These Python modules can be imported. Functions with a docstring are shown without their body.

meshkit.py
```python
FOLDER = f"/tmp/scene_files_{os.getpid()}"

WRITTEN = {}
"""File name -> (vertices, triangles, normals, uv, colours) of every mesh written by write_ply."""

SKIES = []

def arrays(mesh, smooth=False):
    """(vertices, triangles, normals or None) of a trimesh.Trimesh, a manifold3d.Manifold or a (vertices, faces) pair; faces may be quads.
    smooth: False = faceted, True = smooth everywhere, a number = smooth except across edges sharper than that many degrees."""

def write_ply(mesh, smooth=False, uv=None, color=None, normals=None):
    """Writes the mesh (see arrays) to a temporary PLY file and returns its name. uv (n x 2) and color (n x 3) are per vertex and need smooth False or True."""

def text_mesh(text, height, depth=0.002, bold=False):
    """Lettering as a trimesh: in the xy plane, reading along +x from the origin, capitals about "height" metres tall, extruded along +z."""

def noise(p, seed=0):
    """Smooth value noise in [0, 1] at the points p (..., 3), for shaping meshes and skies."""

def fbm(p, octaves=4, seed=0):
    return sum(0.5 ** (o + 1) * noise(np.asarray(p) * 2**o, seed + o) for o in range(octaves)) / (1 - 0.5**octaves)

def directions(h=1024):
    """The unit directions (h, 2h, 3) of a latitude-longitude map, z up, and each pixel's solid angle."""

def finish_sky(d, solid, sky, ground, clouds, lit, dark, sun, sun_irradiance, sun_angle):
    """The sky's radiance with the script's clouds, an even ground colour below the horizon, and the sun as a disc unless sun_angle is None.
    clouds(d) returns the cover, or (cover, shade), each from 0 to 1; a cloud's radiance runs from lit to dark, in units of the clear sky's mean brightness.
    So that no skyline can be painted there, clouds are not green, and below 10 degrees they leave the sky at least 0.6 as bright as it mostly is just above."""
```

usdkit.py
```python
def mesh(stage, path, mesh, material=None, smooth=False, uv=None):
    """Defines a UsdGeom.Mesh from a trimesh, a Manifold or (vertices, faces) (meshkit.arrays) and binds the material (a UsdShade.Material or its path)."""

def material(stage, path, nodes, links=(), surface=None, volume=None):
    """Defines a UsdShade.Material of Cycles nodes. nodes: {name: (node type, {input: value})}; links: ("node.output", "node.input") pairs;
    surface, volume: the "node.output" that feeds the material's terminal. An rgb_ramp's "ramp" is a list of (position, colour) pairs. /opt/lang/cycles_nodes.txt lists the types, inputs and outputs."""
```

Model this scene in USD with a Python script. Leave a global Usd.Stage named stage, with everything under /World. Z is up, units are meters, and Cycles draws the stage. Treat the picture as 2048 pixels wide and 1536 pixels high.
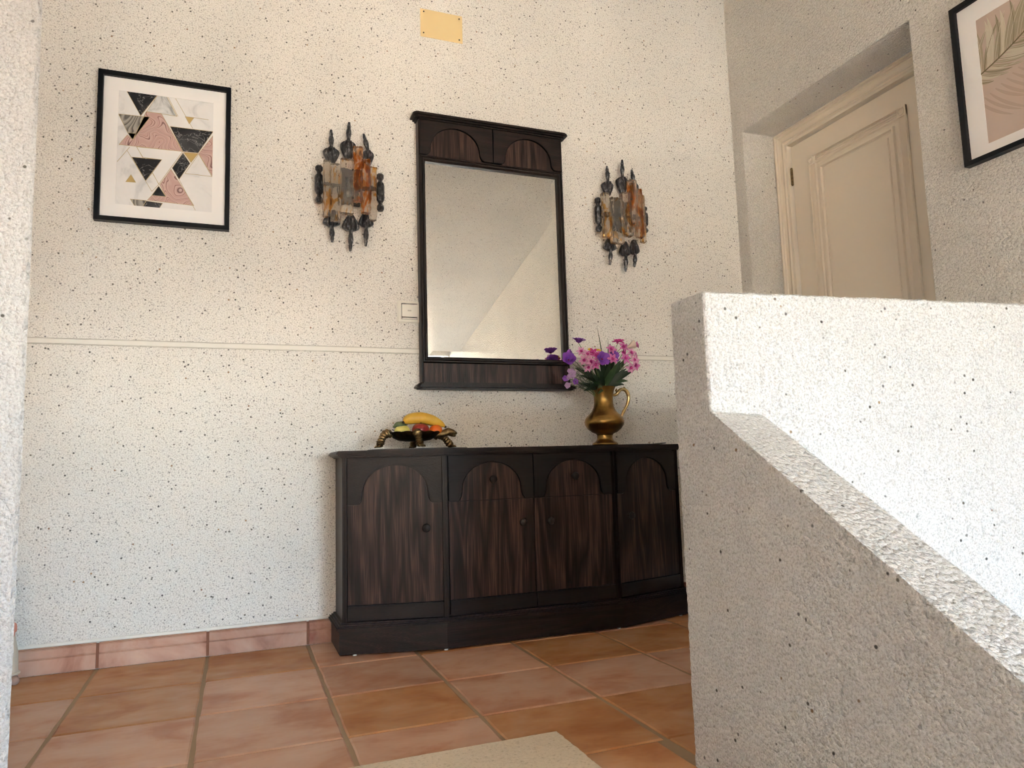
import math, random
import numpy as np, trimesh, usdkit, meshkit
from shapely.geometry import Polygon, LineString, box as sbox
from shapely.ops import unary_union
from pxr import Usd, UsdGeom, UsdLux, UsdShade, Gf, Sdf
import manifold3d as mf

rng = random.Random(7)
stage = Usd.Stage.CreateInMemory()
UsdGeom.SetStageUpAxis(stage, UsdGeom.Tokens.z)
UsdGeom.SetStageMetersPerUnit(stage, 1.0)
W = UsdGeom.Xform.Define(stage, '/World')
stage.SetDefaultPrim(W.GetPrim())
UsdGeom.Scope.Define(stage, '/World/Looks')
PI = math.pi

# ------------------------------------------------------------------ camera, sky, sun, exposure
CAM = np.array([0.4155, -2.7485, 0.6198])
YAW, PITCH, ROLL = 0.367205, 0.110597, -0.029688
fw = np.array([math.sin(YAW)*math.cos(PITCH), math.cos(YAW)*math.cos(PITCH), math.sin(PITCH)])
rt = np.array([math.cos(YAW), -math.sin(YAW), 0.0]); up = np.cross(rt, fw)
r2 = math.cos(ROLL)*rt + math.sin(ROLL)*up; u2 = -math.sin(ROLL)*rt + math.cos(ROLL)*up
cam = UsdGeom.Camera.Define(stage, '/World/camera')
cam.CreateHorizontalApertureAttr(36.0); cam.CreateVerticalApertureAttr(27.0)
cam.CreateFocalLengthAttr(1435.25*36/2048); cam.CreateClippingRangeAttr(Gf.Vec2f(0.05, 100))
m4 = Gf.Matrix4d(*r2, 0, *u2, 0, *(-fw), 0, *CAM, 1)
cam.AddTransformOp().Set(m4)
cam.CreateExposureAttr(1.34)

dome = UsdLux.DomeLight.Define(stage, '/World/sky')
dome.CreateIntensityAttr(1.0)
sky_m = usdkit.material(stage, '/World/Looks/sky_look', {
    's': ('sky_texture', {'sky_type': 'multiple_scattering', 'sun_disc': False, 'sun_elevation': 0.95, 'sun_rotation': 3.6,
                          'air_density': 1.0, 'aerosol_density': 1.0, 'ozone_density': 1.0}),
    'b': ('background_shader', {'strength': 0.45})}, [('s.color', 'b.color')], surface='b.background')
UsdShade.MaterialBindingAPI.Apply(dome.GetPrim()).Bind(sky_m)
sun = UsdLux.DistantLight.Define(stage, '/World/sun')
sun.CreateIntensityAttr(16.0); sun.CreateNormalizeAttr(True); sun.CreateAngleAttr(0.6); sun.CreateColorAttr(Gf.Vec3f(1.0, 0.95, 0.88))
sun.AddRotateXYZOp().Set(Gf.Vec3f(32, 0, -102))

# ------------------------------------------------------------------ naming helpers
used = {}
def numbered(path):
    n = used.get(path, 0); used[path] = n + 1
    return path if n == 0 else f'{path}_{n:03d}'
def path_of(p): return str(p.GetPath()) if p is not None else '/World'
def keys(prim, label=None, cat=None, group=None, kind=None):
    for k, v in (('label', label), ('category', cat), ('group', group), ('kind', kind)):
        if v: prim.SetCustomDataByKey(k, v)
    return prim
def thing(name, label, cat, group=None, kind=None, loc=(0, 0, 0)):
    x = UsdGeom.Xform.Define(stage, numbered('/World/' + name))
    x.AddTranslateOp().Set(Gf.Vec3d(*map(float, loc)))
    return keys(x.GetPrim(), label, cat, group, kind)
origin = {}
def obj(name, mesh, m, parent=None, smooth=False, label=None, kind=None, cat=None, group=None):
    """mesh in world coordinates; parents built with loc have it taken off"""
    p = numbered(path_of(parent) + '/' + name)
    if isinstance(mesh, (list, tuple)) and len(mesh) and isinstance(mesh[0], trimesh.Trimesh):
        mesh = trimesh.util.concatenate(mesh)
    top = '/'.join(p.split('/')[:3])
    x = stage.GetPrimAtPath(top)
    if x and p != top and x.IsA(UsdGeom.Xform):
        t = x.GetAttribute('xformOp:translate').Get()
        if t is not None and t.GetLength() > 0:
            mesh = mesh.copy(); mesh.apply_translation([-t[0], -t[1], -t[2]])
    g = usdkit.mesh(stage, p, mesh, M[m], smooth=smooth)
    return keys(g.GetPrim(), label, cat, group, kind)

# ------------------------------------------------------------------ mesh helpers
def fixw(m):
    if m.volume < 0: m.invert()
    return m
def bx(x0, x1, y0, y1, z0, z1, c=0.0):
    x0, x1 = sorted((x0, x1)); y0, y1 = sorted((y0, y1)); z0, z1 = sorted((z0, z1))
    if c <= 0:
        m = trimesh.creation.box((x1-x0, y1-y0, z1-z0)); m.apply_translation(((x0+x1)/2, (y0+y1)/2, (z0+z1)/2)); return m
    P = []
    for sx in (0, 1):
        for sy in (0, 1):
            for sz in (0, 1):
                x, y, z = (x0, x1)[sx], (y0, y1)[sy], (z0, z1)[sz]
                dx, dy, dz = c*(1-2*sx), c*(1-2*sy), c*(1-2*sz)
                P += [(x, y+dy, z+dz), (x+dx, y, z+dz), (x+dx, y+dy, z)]
    return trimesh.convex.convex_hull(np.array(P))
def mapm(m, fn):
    v = np.asarray(m.vertices); q = np.stack(fn(v[:, 0], v[:, 1], v[:, 2]), 1)
    return fixw(trimesh.Trimesh(q, m.faces, process=False))
def fb(a, b, h): return (a, -h, b)                    # on the back wall (y = 0), h towards the room
XR, XD = 2.671, 2.878                                 # right wall, door plane in its recess
def fr(a, b, h): return (XR - h, -a, b)
def fd(a, b, h): return (XD - h, -a, b)
def ft(a, b, h): return (a, b, h)                     # plan
def face(p0, p1):
    p0 = np.array(p0, float); d = np.array(p1, float) - p0; d /= np.hypot(*d); n = np.array([d[1], -d[0]])
    return lambda a, b, h: (p0[0] + d[0]*a + n[0]*h, p0[1] + d[1]*a + n[1]*h, b)
def polys(g): return [p for p in getattr(g, 'geoms', [g]) if p.geom_type == 'Polygon' and p.area > 1e-9]
def ex(poly, h0, h1, fn):
    if not hasattr(poly, 'area'): poly = Polygon(poly)
    if not poly.is_valid: poly = poly.buffer(0)
    out = []
    for p in polys(poly):
        m = trimesh.creation.extrude_polygon(p, h1-h0, engine='earcut'); m.apply_translation((0, 0, h0)); out.append(mapm(m, fn))
    return trimesh.util.concatenate(out)
def exb(poly, h0, h1, fn, b=0.002):
    """extruded with a bevelled front edge"""
    if not hasattr(poly, 'area'): poly = Polygon(poly)
    s = poly.buffer(-b, join_style=2)
    return trimesh.util.concatenate([ex(poly, h0, h1-b*0.6, fn), ex(poly.buffer(-b*0.5, join_style=2), h1-b*0.6, h1-b*0.2, fn), ex(s, h1-b*0.2, h1, fn)])
def sweep(path, prof, closed, fn):
    """profile [(offset to the left of the path, height)] swept along a mitred path"""
    P = np.array(path, float); n = len(P); V = []
    for i in range(n):
        a = P[i-1] if (closed or i > 0) else None; c = P[(i+1) % n] if (closed or i < n-1) else None
        ds = []
        if a is not None: d = P[i]-a; ds.append(d/np.hypot(*d))
        if c is not None: d = c-P[i]; ds.append(d/np.hypot(*d))
        ns = [np.array([-d[1], d[0]]) for d in ds]
        mit = sum(ns); mit = mit/np.hypot(*mit); mit = mit/max(0.2, mit@ns[0])
        for o, h in prof: V.append((*(P[i]+mit*o), h))
    k = len(prof); F = []
    for i in range(n if closed else n-1):
        j = (i+1) % n
        for q in range(k):
            r = (q+1) % k
            F += [(i*k+q, j*k+q, j*k+r), (i*k+q, j*k+r, i*k+r)]
    if not closed:
        for base in (0, (n-1)*k):
            for q in range(1, k-1): F.append((base, base+q, base+q+1) if base else (base, base+q+1, base+q))
    return mapm(trimesh.Trimesh(np.array(V), np.array(F), process=False), fn)
def tube(pts, rad, n=10, flat=1.0):
    P = np.array(pts, float); R = np.full(len(P), rad) if np.ndim(rad) == 0 else np.array(rad, float)
    T = np.gradient(P, axis=0); T /= np.maximum(np.linalg.norm(T, axis=1, keepdims=True), 1e-9)
    ref = np.array([0, 0, 1.0]) if abs(T[0][2]) < 0.9 else np.array([0, 1.0, 0])
    V, F = [], []
    u = np.cross(T[0], ref); u /= np.linalg.norm(u)
    for i, (p, t, r) in enumerate(zip(P, T, R)):
        u = u - t*(u@t); u /= np.linalg.norm(u); w = np.cross(t, u)
        for k in range(n):
            a = 2*PI*k/n; V.append(p + r*(math.cos(a)*u + flat*math.sin(a)*w))
    for i in range(len(P)-1):
        for k in range(n):
            a, b = i*n+k, i*n+(k+1) % n
            F += [(a, b, b+n), (a, b+n, a+n)]
    V += [P[0], P[-1]]; c0, c1 = len(V)-2, len(V)-1; L = (len(P)-1)*n
    for k in range(n):
        F += [(c0, (k+1) % n, k), (c1, L+k, L+(k+1) % n)]
    return fixw(trimesh.Trimesh(np.array(V), np.array(F), process=False))
def spl(pts, n=24):
    from scipy.interpolate import CubicSpline
    P = np.array(pts, float); t = np.r_[0, np.cumsum(np.linalg.norm(np.diff(P, axis=0), axis=1))]
    return CubicSpline(t, P)(np.linspace(0, t[-1], n))
def lathe(prof, c=(0, 0, 0), n=40, axis=None):
    m = trimesh.creation.revolve(np.array(prof, float), sections=n)
    if axis is not None: m.apply_transform(trimesh.geometry.align_vectors([0, 0, 1], axis))
    m.apply_translation(c); return fixw(m)
def ell(c, r, sub=3):
    m = trimesh.creation.icosphere(sub, 1.0); m.apply_scale(r); m.apply_translation(c); return m
def hullbones(J, bones, edge=0.004, it=8):
    tot = None
    for a, b in bones:
        s = [mf.Manifold.sphere(J[k][1], 16).translate(J[k][0]) for k in (a, b)]
        h = mf.Manifold.batch_hull(s); tot = h if tot is None else tot + h
    tot = tot.refine_to_length(edge)
    q = tot.to_mesh(); m = trimesh.Trimesh(q.vert_properties[:, :3], q.tri_verts, process=True)
    trimesh.smoothing.filter_taubin(m, iterations=it); return m

# ------------------------------------------------------------------ materials
M = {}
def mat(name, nodes, links, surface='p.BSDF'):
    M[name] = usdkit.material(stage, '/World/Looks/' + name, nodes, links, surface=surface); return M[name]
def plain(name, col, rough=0.5, **k):
    nodes = {'p': ('principled_bsdf', {'base_color': col, 'roughness': rough, **k})}
    mat(name, nodes, [])
def stucco(name, light, dark, amt=1.0, bump=0.5, dist=0.004, seed=0.0, pebble=135.0, spk=0.905):
    nodes = {
        'g': ('geometry', {}),
        'off': ('vector_math', {'math_type': 'add', 'vector2': (seed, seed*1.7, seed*0.6)}),
        'v1': ('voronoi_texture', {'scale': 85.0, 'feature': 'f1'}), 'wn': ('white_noise_texture', {'dimensions': '3D'}), 's1': ('separate_color', {}),
        'k1': ('map_range', {'from_min': spk, 'from_max': spk+0.01, 'clamp': True}),
        'd1': ('map_range', {'from_min': 0.34, 'from_max': 0.20, 'clamp': True}),
        'm1': ('math', {'math_type': 'multiply'}),
        'v2': ('voronoi_texture', {'scale': 150.0, 'feature': 'f1'}), 's2': ('separate_color', {}),
        'k2': ('map_range', {'from_min': 0.80, 'from_max': 0.86, 'to_max': 0.55*amt, 'clamp': True}),
        'd2': ('map_range', {'from_min': 0.45, 'from_max': 0.25, 'clamp': True}),
        'm2': ('math', {'math_type': 'multiply'}),
        'pc': ('rgb_ramp', {'ramp': [(0.0, (0.10, 0.095, 0.085)), (0.5, (0.17, 0.15, 0.12)), (0.86, (0.26, 0.25, 0.24)), (0.93, (0.40, 0.27, 0.15)), (1.0, (0.30, 0.17, 0.11))]}),
        'v3': ('voronoi_texture', {'scale': pebble, 'feature': 'f1'}), 'sq': ('math', {'math_type': 'power', 'value2': 1.7}),
        'n1': ('noise_texture', {'scale': 230.0, 'detail': 3.0, 'roughness': 0.65}),
        'c0': ('rgb_ramp', {'ramp': [(0.34, dark), (0.54, light)]}),  # fine grain tone, with the small shadows of the aggregate painted in
        'nb': ('noise_texture', {'scale': 2.2, 'detail': 3.0}),
        'cb': ('map_range', {'from_min': 0.3, 'from_max': 0.7, 'to_min': 0.94, 'to_max': 1.03}),
        'cm': ('vector_math', {'math_type': 'scale'}),
        'x2': ('mix', {'color2': (0.30, 0.27, 0.23)}), 'x1': ('mix', {}),
        'h': ('math', {'math_type': 'multiply_add', 'value2': -1.1}),
        'bp': ('bump', {'strength': bump, 'distance': dist}),
        'p': ('principled_bsdf', {'roughness': 0.85, 'specular_ior_level': 0.25}),
    }
    links = [('g.position', 'off.vector1'), ('off.vector', 'v1.vector'), ('off.vector', 'v2.vector'), ('off.vector', 'v3.vector'), ('off.vector', 'n1.vector'), ('off.vector', 'nb.vector'),
             ('v1.position', 'wn.vector'), ('wn.color', 's1.color'), ('s1.r', 'k1.value'), ('v1.distance', 'd1.value'), ('k1.result', 'm1.value1'), ('d1.result', 'm1.value2'),
             ('v2.color', 's2.color'), ('s2.g', 'k2.value'), ('v2.distance', 'd2.value'), ('k2.result', 'm2.value1'), ('d2.result', 'm2.value2'),
             ('s1.g', 'pc.fac'), ('n1.fac', 'c0.fac'), ('nb.fac', 'cb.value'), ('c0.color', 'cm.vector1'), ('cb.result', 'cm.scale'),
             ('cm.vector', 'x2.color1'), ('m2.value', 'x2.fac'), ('x2.color', 'x1.color1'), ('pc.color', 'x1.color2'), ('m1.value', 'x1.fac'),
             ('x1.color', 'p.base_color'), ('v3.distance', 'sq.value1'), ('sq.value', 'h.value1'), ('n1.fac', 'h.value3'), ('h.value', 'bp.height'), ('bp.normal', 'p.normal')]
    mat(name, nodes, links)
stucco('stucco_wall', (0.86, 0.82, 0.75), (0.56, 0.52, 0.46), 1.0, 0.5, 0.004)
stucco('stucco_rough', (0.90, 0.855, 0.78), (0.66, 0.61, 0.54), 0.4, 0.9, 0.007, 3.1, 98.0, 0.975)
stucco('stucco_wall_end', (0.74, 0.715, 0.68), (0.56, 0.535, 0.50), 0.4, 0.9, 0.008, 3.1, 98.0, 0.975)
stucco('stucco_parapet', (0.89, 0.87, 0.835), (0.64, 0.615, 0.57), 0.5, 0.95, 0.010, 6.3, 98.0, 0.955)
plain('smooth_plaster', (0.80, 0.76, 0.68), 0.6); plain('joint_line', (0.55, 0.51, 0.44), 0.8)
plain('cream_paint', (0.80, 0.70, 0.565), 0.35)
def wood(name, axis, c0=(0.008, 0.0042, 0.0032), c1=(0.085, 0.046, 0.035), seed=0.0, rough=0.42):
    sc = {'z': (15, 15, 1.1), 'x': (1.3, 15, 15)}[axis]; fine = {'z': (420, 420, 9), 'x': (9, 420, 420)}[axis]
    nodes = {'g': ('geometry', {}), 'm1': ('mapping', {'scale': sc, 'location': (seed, seed*2, seed*3)}), 'm2': ('mapping', {'scale': fine}),
             'n1': ('noise_texture', {'scale': 1.0, 'detail': 2.0, 'roughness': 0.4, 'distortion': 0.4}),
             'f': ('math', {'math_type': 'multiply', 'value2': 13.0}), 'fr': ('math', {'math_type': 'pingpong', 'value2': 1.0}),
             'n2': ('noise_texture', {'scale': 1.0, 'detail': 2.0}), 'r2': ('map_range', {'from_min': 0.4, 'from_max': 0.68, 'clamp': True}),
             'mu': ('math', {'math_type': 'multiply'}), 'ad': ('math', {'math_type': 'multiply_add', 'value2': 0.35}),
             'c': ('rgb_ramp', {'ramp': [(0.0, c0), (0.35, tuple(0.75*a+0.25*b for a, b in zip(c0, c1))), (1.0, c1)]}),
             'bp': ('bump', {'strength': 0.25, 'distance': 0.0008}),
             'p': ('principled_bsdf', {'roughness': rough, 'specular_ior_level': 0.28})}
    links = [('g.position', 'm1.vector'), ('g.position', 'm2.vector'), ('m1.vector', 'n1.vector'), ('m2.vector', 'n2.vector'), ('n1.fac', 'f.value1'), ('f.value', 'fr.value1'),
             ('n2.fac', 'r2.value'), ('fr.value', 'mu.value1'), ('r2.result', 'mu.value2'), ('fr.value', 'ad.value1'), ('mu.value', 'ad.value3'), ('ad.value', 'c.fac'), ('c.color', 'p.base_color'),
             ('r2.result', 'bp.height'), ('bp.normal', 'p.normal')]
    mat(name, nodes, links)
wood('dark_wood', 'z'); wood('dark_wood_across', 'x', (0.008, 0.0047, 0.0038), (0.028, 0.016, 0.0125), 1.3); wood('dark_wood_plain', 'x', (0.0085, 0.006, 0.0055), (0.014, 0.0095, 0.0085), 2.1, 0.40)
wood('dark_wood_post', 'z', (0.009, 0.0058, 0.0045), (0.020, 0.0125, 0.0095), 4.0, 0.38)
def terracotta(name, c0, c1, c2, seed):
    nodes = {'g': ('geometry', {}), 'm': ('mapping', {'scale': (1.0, 1.5, 1.0), 'location': (seed, seed, 0)}), 'oi': ('object_info', {}),
             'ofs': ('vector_math', {'math_type': 'scale', 'vector1': (7.0, 3.0, 5.0)}), 'ad': ('vector_math', {'math_type': 'add'}),
             'n1': ('noise_texture', {'scale': 5.0, 'detail': 5.0, 'roughness': 0.58, 'distortion': 0.4}), 'n2': ('noise_texture', {'scale': 90.0, 'detail': 3.0}),
             'c': ('rgb_ramp', {'ramp': [(0.34, c0), (0.5, c1), (0.66, c2)]}),
             'v': ('map_range', {'from_min': 0.0, 'from_max': 1.0, 'to_min': 0.88, 'to_max': 1.1}), 'cm': ('vector_math', {'math_type': 'scale'}),
             'n3': ('noise_texture', {'scale': 14.0, 'detail': 2.0}), 'ro': ('map_range', {'from_min': 0.3, 'from_max': 0.7, 'to_min': 0.38, 'to_max': 0.58}),
             'bp': ('bump', {'strength': 0.25, 'distance': 0.002}), 'p': ('principled_bsdf', {'specular_ior_level': 0.35})}
    links = [('g.position', 'm.vector'), ('oi.random', 'ofs.scale'), ('m.vector', 'ad.vector1'), ('ofs.vector', 'ad.vector2'), ('ad.vector', 'n1.vector'), ('g.position', 'n2.vector'), ('ad.vector', 'n3.vector'),
             ('n1.fac', 'c.fac'), ('oi.random', 'v.value'), ('c.color', 'cm.vector1'), ('v.result', 'cm.scale'), ('cm.vector', 'p.base_color'), ('n3.fac', 'ro.value'), ('ro.result', 'p.roughness'),
             ('n3.fac', 'bp.height'), ('bp.normal', 'p.normal')]
    mat(name, nodes, links)
terracotta('terracotta', (0.42, 0.165, 0.060), (0.52, 0.25, 0.105), (0.56, 0.31, 0.165), 0.0)
terracotta('terracotta_light', (0.48, 0.22, 0.12), (0.58, 0.33, 0.21), (0.62, 0.39, 0.27), 2.0)
terracotta('terracotta_skirting', (0.27, 0.10, 0.06), (0.50, 0.28, 0.20), (0.60, 0.39, 0.29), 5.0)
plain('grout', (0.36, 0.25, 0.15), 0.9); plain('grout_red', (0.22, 0.09, 0.05), 0.9)
plain('terrace', (0.64, 0.56, 0.45), 0.9); plain('court', (0.74, 0.67, 0.57), 0.9)
plain('black_lacquer', (0.004, 0.005, 0.007), 0.30, specular_ior_level=0.18); plain('mat_board', (0.88, 0.855, 0.825), 0.8)
mat('mirror_silver', {'p': ('principled_bsdf', {'base_color': (0.82, 0.82, 0.78), 'metallic': 1.0, 'roughness': 0.0})}, [])
plain('switch_plastic', (0.80, 0.76, 0.66), 0.35); plain('switch_dark', (0.05, 0.045, 0.035), 0.5); plain('switch_mark', (0.42, 0.38, 0.30), 0.6)
plain('brass_plate', (0.92, 0.71, 0.37), 0.5, metallic=0.35); plain('screw_dark', (0.03, 0.02, 0.01), 0.5)
def noisy(name, cols, scale, rough=0.4, metallic=0.0, bump=0.0, stretch=(1, 1, 1), detail=4.0, distortion=0.0, **k):
    nodes = {'g': ('geometry', {}), 'm': ('mapping', {'scale': stretch}), 'n': ('noise_texture', {'scale': scale, 'detail': detail, 'roughness': 0.6, 'distortion': distortion}),
             'c': ('rgb_ramp', {'ramp': cols}), 'bp': ('bump', {'strength': bump, 'distance': 0.002}),
             'p': ('principled_bsdf', {'roughness': rough, 'metallic': metallic, **k})}
    links = [('g.position', 'm.vector'), ('m.vector', 'n.vector'), ('n.fac', 'c.fac'), ('c.color', 'p.base_color')]
    if bump: links += [('n.fac', 'bp.height'), ('bp.normal', 'p.normal')]
    mat(name, nodes, links)
noisy('aged_brass', [(0.3, (0.20, 0.115, 0.03)), (0.7, (0.42, 0.26, 0.085))], 14.0, 0.24, 1.0)
noisy('bright_brass', [(0.3, (0.62, 0.44, 0.18)), (0.7, (0.80, 0.62, 0.32))], 30.0, 0.22, 1.0)
noisy('bronze', [(0.3, (0.035, 0.022, 0.010)), (0.7, (0.13, 0.085, 0.035))], 60.0, 0.4, 1.0, 0.3)
noisy('bronze_leg', [(0.3, (0.10, 0.065, 0.03)), (0.7, (0.36, 0.25, 0.12))], 90.0, 0.35, 1.0, 0.5)
noisy('wrought_iron', [(0.35, (0.028, 0.029, 0.031)), (0.56, (0.085, 0.087, 0.092)), (0.70, (0.38, 0.38, 0.39))], 110.0, 0.34, 0.75, 0.5, (1.0, 1.0, 0.5))  # palest tone paints grey highlights into the iron colour
plain('iron_plate', (0.05, 0.048, 0.045), 0.5, metallic=0.3)
noisy('amber_glass', [(0.38, (0.88, 0.83, 0.76)), (0.46, (0.90, 0.78, 0.58)), (0.50, (0.72, 0.20, 0.015)), (0.64, (0.26, 0.035, 0.002))], 24.0, 0.09, 0.0, 0.6, (1.0, 1.0, 0.42), 2.0, 1.0, transmission_weight=0.92, ior=1.45)
noisy('clear_glass', [(0.40, (0.86, 0.82, 0.76)), (0.56, (0.88, 0.80, 0.66)), (0.60, (0.78, 0.33, 0.04)), (0.74, (0.42, 0.10, 0.006))], 24.0, 0.09, 0.0, 0.6, (1.0, 1.0, 0.42), 2.0, 1.0, transmission_weight=0.94, ior=1.45)
noisy('banana_skin', [(0.35, (0.72, 0.40, 0.04)), (0.65, (0.80, 0.50, 0.07))], 30.0, 0.45)
noisy('apple_skin', [(0.3, (0.20, 0.012, 0.012)), (0.7, (0.33, 0.03, 0.022))], 40.0, 0.3)
noisy('orange_skin', [(0.3, (0.78, 0.13, 0.015)), (0.7, (0.85, 0.20, 0.02))], 60.0, 0.45)
noisy('pear_skin', [(0.3, (0.62, 0.55, 0.10)), (0.7, (0.76, 0.68, 0.22))], 40.0, 0.45)
noisy('lime_skin', [(0.3, (0.06, 0.10, 0.035)), (0.7, (0.16, 0.20, 0.09))], 40.0, 0.5)
plain('fruit_tip', (0.03, 0.02, 0.01), 0.7)
noisy('dark_felt', [(0.3, (0.018, 0.017, 0.018)), (0.7, (0.028, 0.027, 0.028))], 200.0, 0.5)
noisy('rug_wool', [(0.30, (0.52, 0.41, 0.28)), (0.42, (0.68, 0.55, 0.39)), (0.7, (0.74, 0.61, 0.45))], 160.0, 0.95, 0.0, 0.6)
def leafm(name, col, tr=0.25, rough=0.5):
    nodes = {'d': ('principled_bsdf', {'base_color': col, 'roughness': rough}), 't': ('translucent_bsdf', {'color': col}), 'x': ('mix_closure', {'fac': tr})}
    mat(name, nodes, [('d.BSDF', 'x.closure1'), ('t.BSDF', 'x.closure2')], surface='x.closure')
leafm('leaf_dark', (0.016, 0.036, 0.014)); leafm('leaf_mid', (0.035, 0.075, 0.025)); leafm('leaf_grey', (0.07, 0.10, 0.07)); leafm('stem_green', (0.16, 0.22, 0.09), 0.1)
leafm('petal_pink', (0.72, 0.20, 0.48)); leafm('petal_pink_pale', (0.80, 0.38, 0.58)); leafm('petal_magenta', (0.62, 0.04, 0.27)); leafm('petal_deep', (0.34, 0.015, 0.10))
leafm('petal_purple', (0.30, 0.085, 0.52)); leafm('petal_violet_pale', (0.58, 0.36, 0.60)); leafm('petal_yellow', (0.90, 0.62, 0.03)); leafm('petal_white', (0.80, 0.66, 0.55), 0.4)
plain('ceramic_skin', (0.58, 0.24, 0.17), 0.5); plain('ceramic_cream', (0.52, 0.46, 0.36), 0.6); plain('ceramic_shoe', (0.36, 0.24, 0.20), 0.6); plain('ceramic_blue', (0.22, 0.30, 0.42), 0.6); plain('ceramic_hair', (0.10, 0.05, 0.03), 0.7)
plain('glide_white', (0.7, 0.7, 0.68), 0.5)
# prints
noisy('marble_white', [(0.30, (0.62, 0.61, 0.60)), (0.42, (0.77, 0.75, 0.73)), (0.6, (0.80, 0.78, 0.76))], 9.0, 0.6, distortion=1.2)
noisy('marble_grey', [(0.33, (0.30, 0.30, 0.30)), (0.45, (0.60, 0.60, 0.59)), (0.6, (0.76, 0.75, 0.74))], 14.0, 0.6, distortion=1.5)
nodes = {'g': ('geometry', {}), 'n': ('noise_texture', {'scale': 17.0, 'detail': 4.0, 'roughness': 0.65, 'distortion': 0.6}), 'a': ('math', {'math_type': 'subtract', 'value2': 0.5}), 'b': ('math', {'math_type': 'absolute'}),
         'n2': ('noise_texture', {'scale': 8.0, 'detail': 2.0}), 'c': ('rgb_ramp', {'ramp': [(0.0, (0.30, 0.29, 0.28)), (0.006, (0.08, 0.08, 0.08)), (0.016, (0.022, 0.022, 0.024)), (1.0, (0.016, 0.016, 0.018))]}),
         'l': ('rgb_ramp', {'ramp': [(0.5, (0, 0, 0)), (0.75, (0.07, 0.07, 0.07))]}), 'x': ('mix', {'mix_type': 'add', 'fac': 1.0}), 'p': ('principled_bsdf', {'roughness': 0.5, 'specular_ior_level': 0.12})}
mat('marble_black', nodes, [('g.position', 'n.vector'), ('g.position', 'n2.vector'), ('n.fac', 'a.value1'), ('a.value', 'b.value1'), ('b.value', 'c.fac'), ('n2.fac', 'l.fac'), ('c.color', 'x.color1'), ('l.color', 'x.color2'), ('x.color', 'p.base_color')])
def agate(name, cols, sc=6.5, k=16.0):
    nodes = {'g': ('geometry', {}), 'n': ('noise_texture', {'scale': sc, 'detail': 1.5, 'distortion': 0.6}), 'f': ('math', {'math_type': 'multiply', 'value2': k}), 'fr': ('math', {'math_type': 'fraction'}),
             'c': ('rgb_ramp', {'ramp': cols}), 'p': ('principled_bsdf', {'roughness': 0.6})}
    mat(name, nodes, [('g.position', 'n.vector'), ('n.fac', 'f.value1'), ('f.value', 'fr.value1'), ('fr.value', 'c.fac'), ('c.color', 'p.base_color')])
PK = (0.54, 0.345, 0.305)
agate('agate_pink', k=24.0, cols=[(0.0, PK), (0.36, (0.60, 0.42, 0.375)), (0.42, (0.13, 0.045, 0.04)), (0.48, PK), (0.66, (0.62, 0.44, 0.39)), (0.72, (0.20, 0.075, 0.06)), (0.76, (0.56, 0.36, 0.32)), (1.0, PK)])
agate('agate_grey', [(0.0, (0.34, 0.32, 0.28)), (0.3, (0.12, 0.11, 0.10)), (0.4, (0.42, 0.39, 0.34)), (0.6, (0.24, 0.21, 0.17)), (0.7, (0.05, 0.05, 0.05)), (0.8, (0.36, 0.33, 0.28)), (1.0, (0.34, 0.32, 0.28))], 6.0, 13.0)
plain('print_white', (0.79, 0.77, 0.75), 0.6); plain('gold_leaf', (0.52, 0.36, 0.13), 0.5); plain('gold_line', (0.46, 0.36, 0.19), 0.5)
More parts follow.
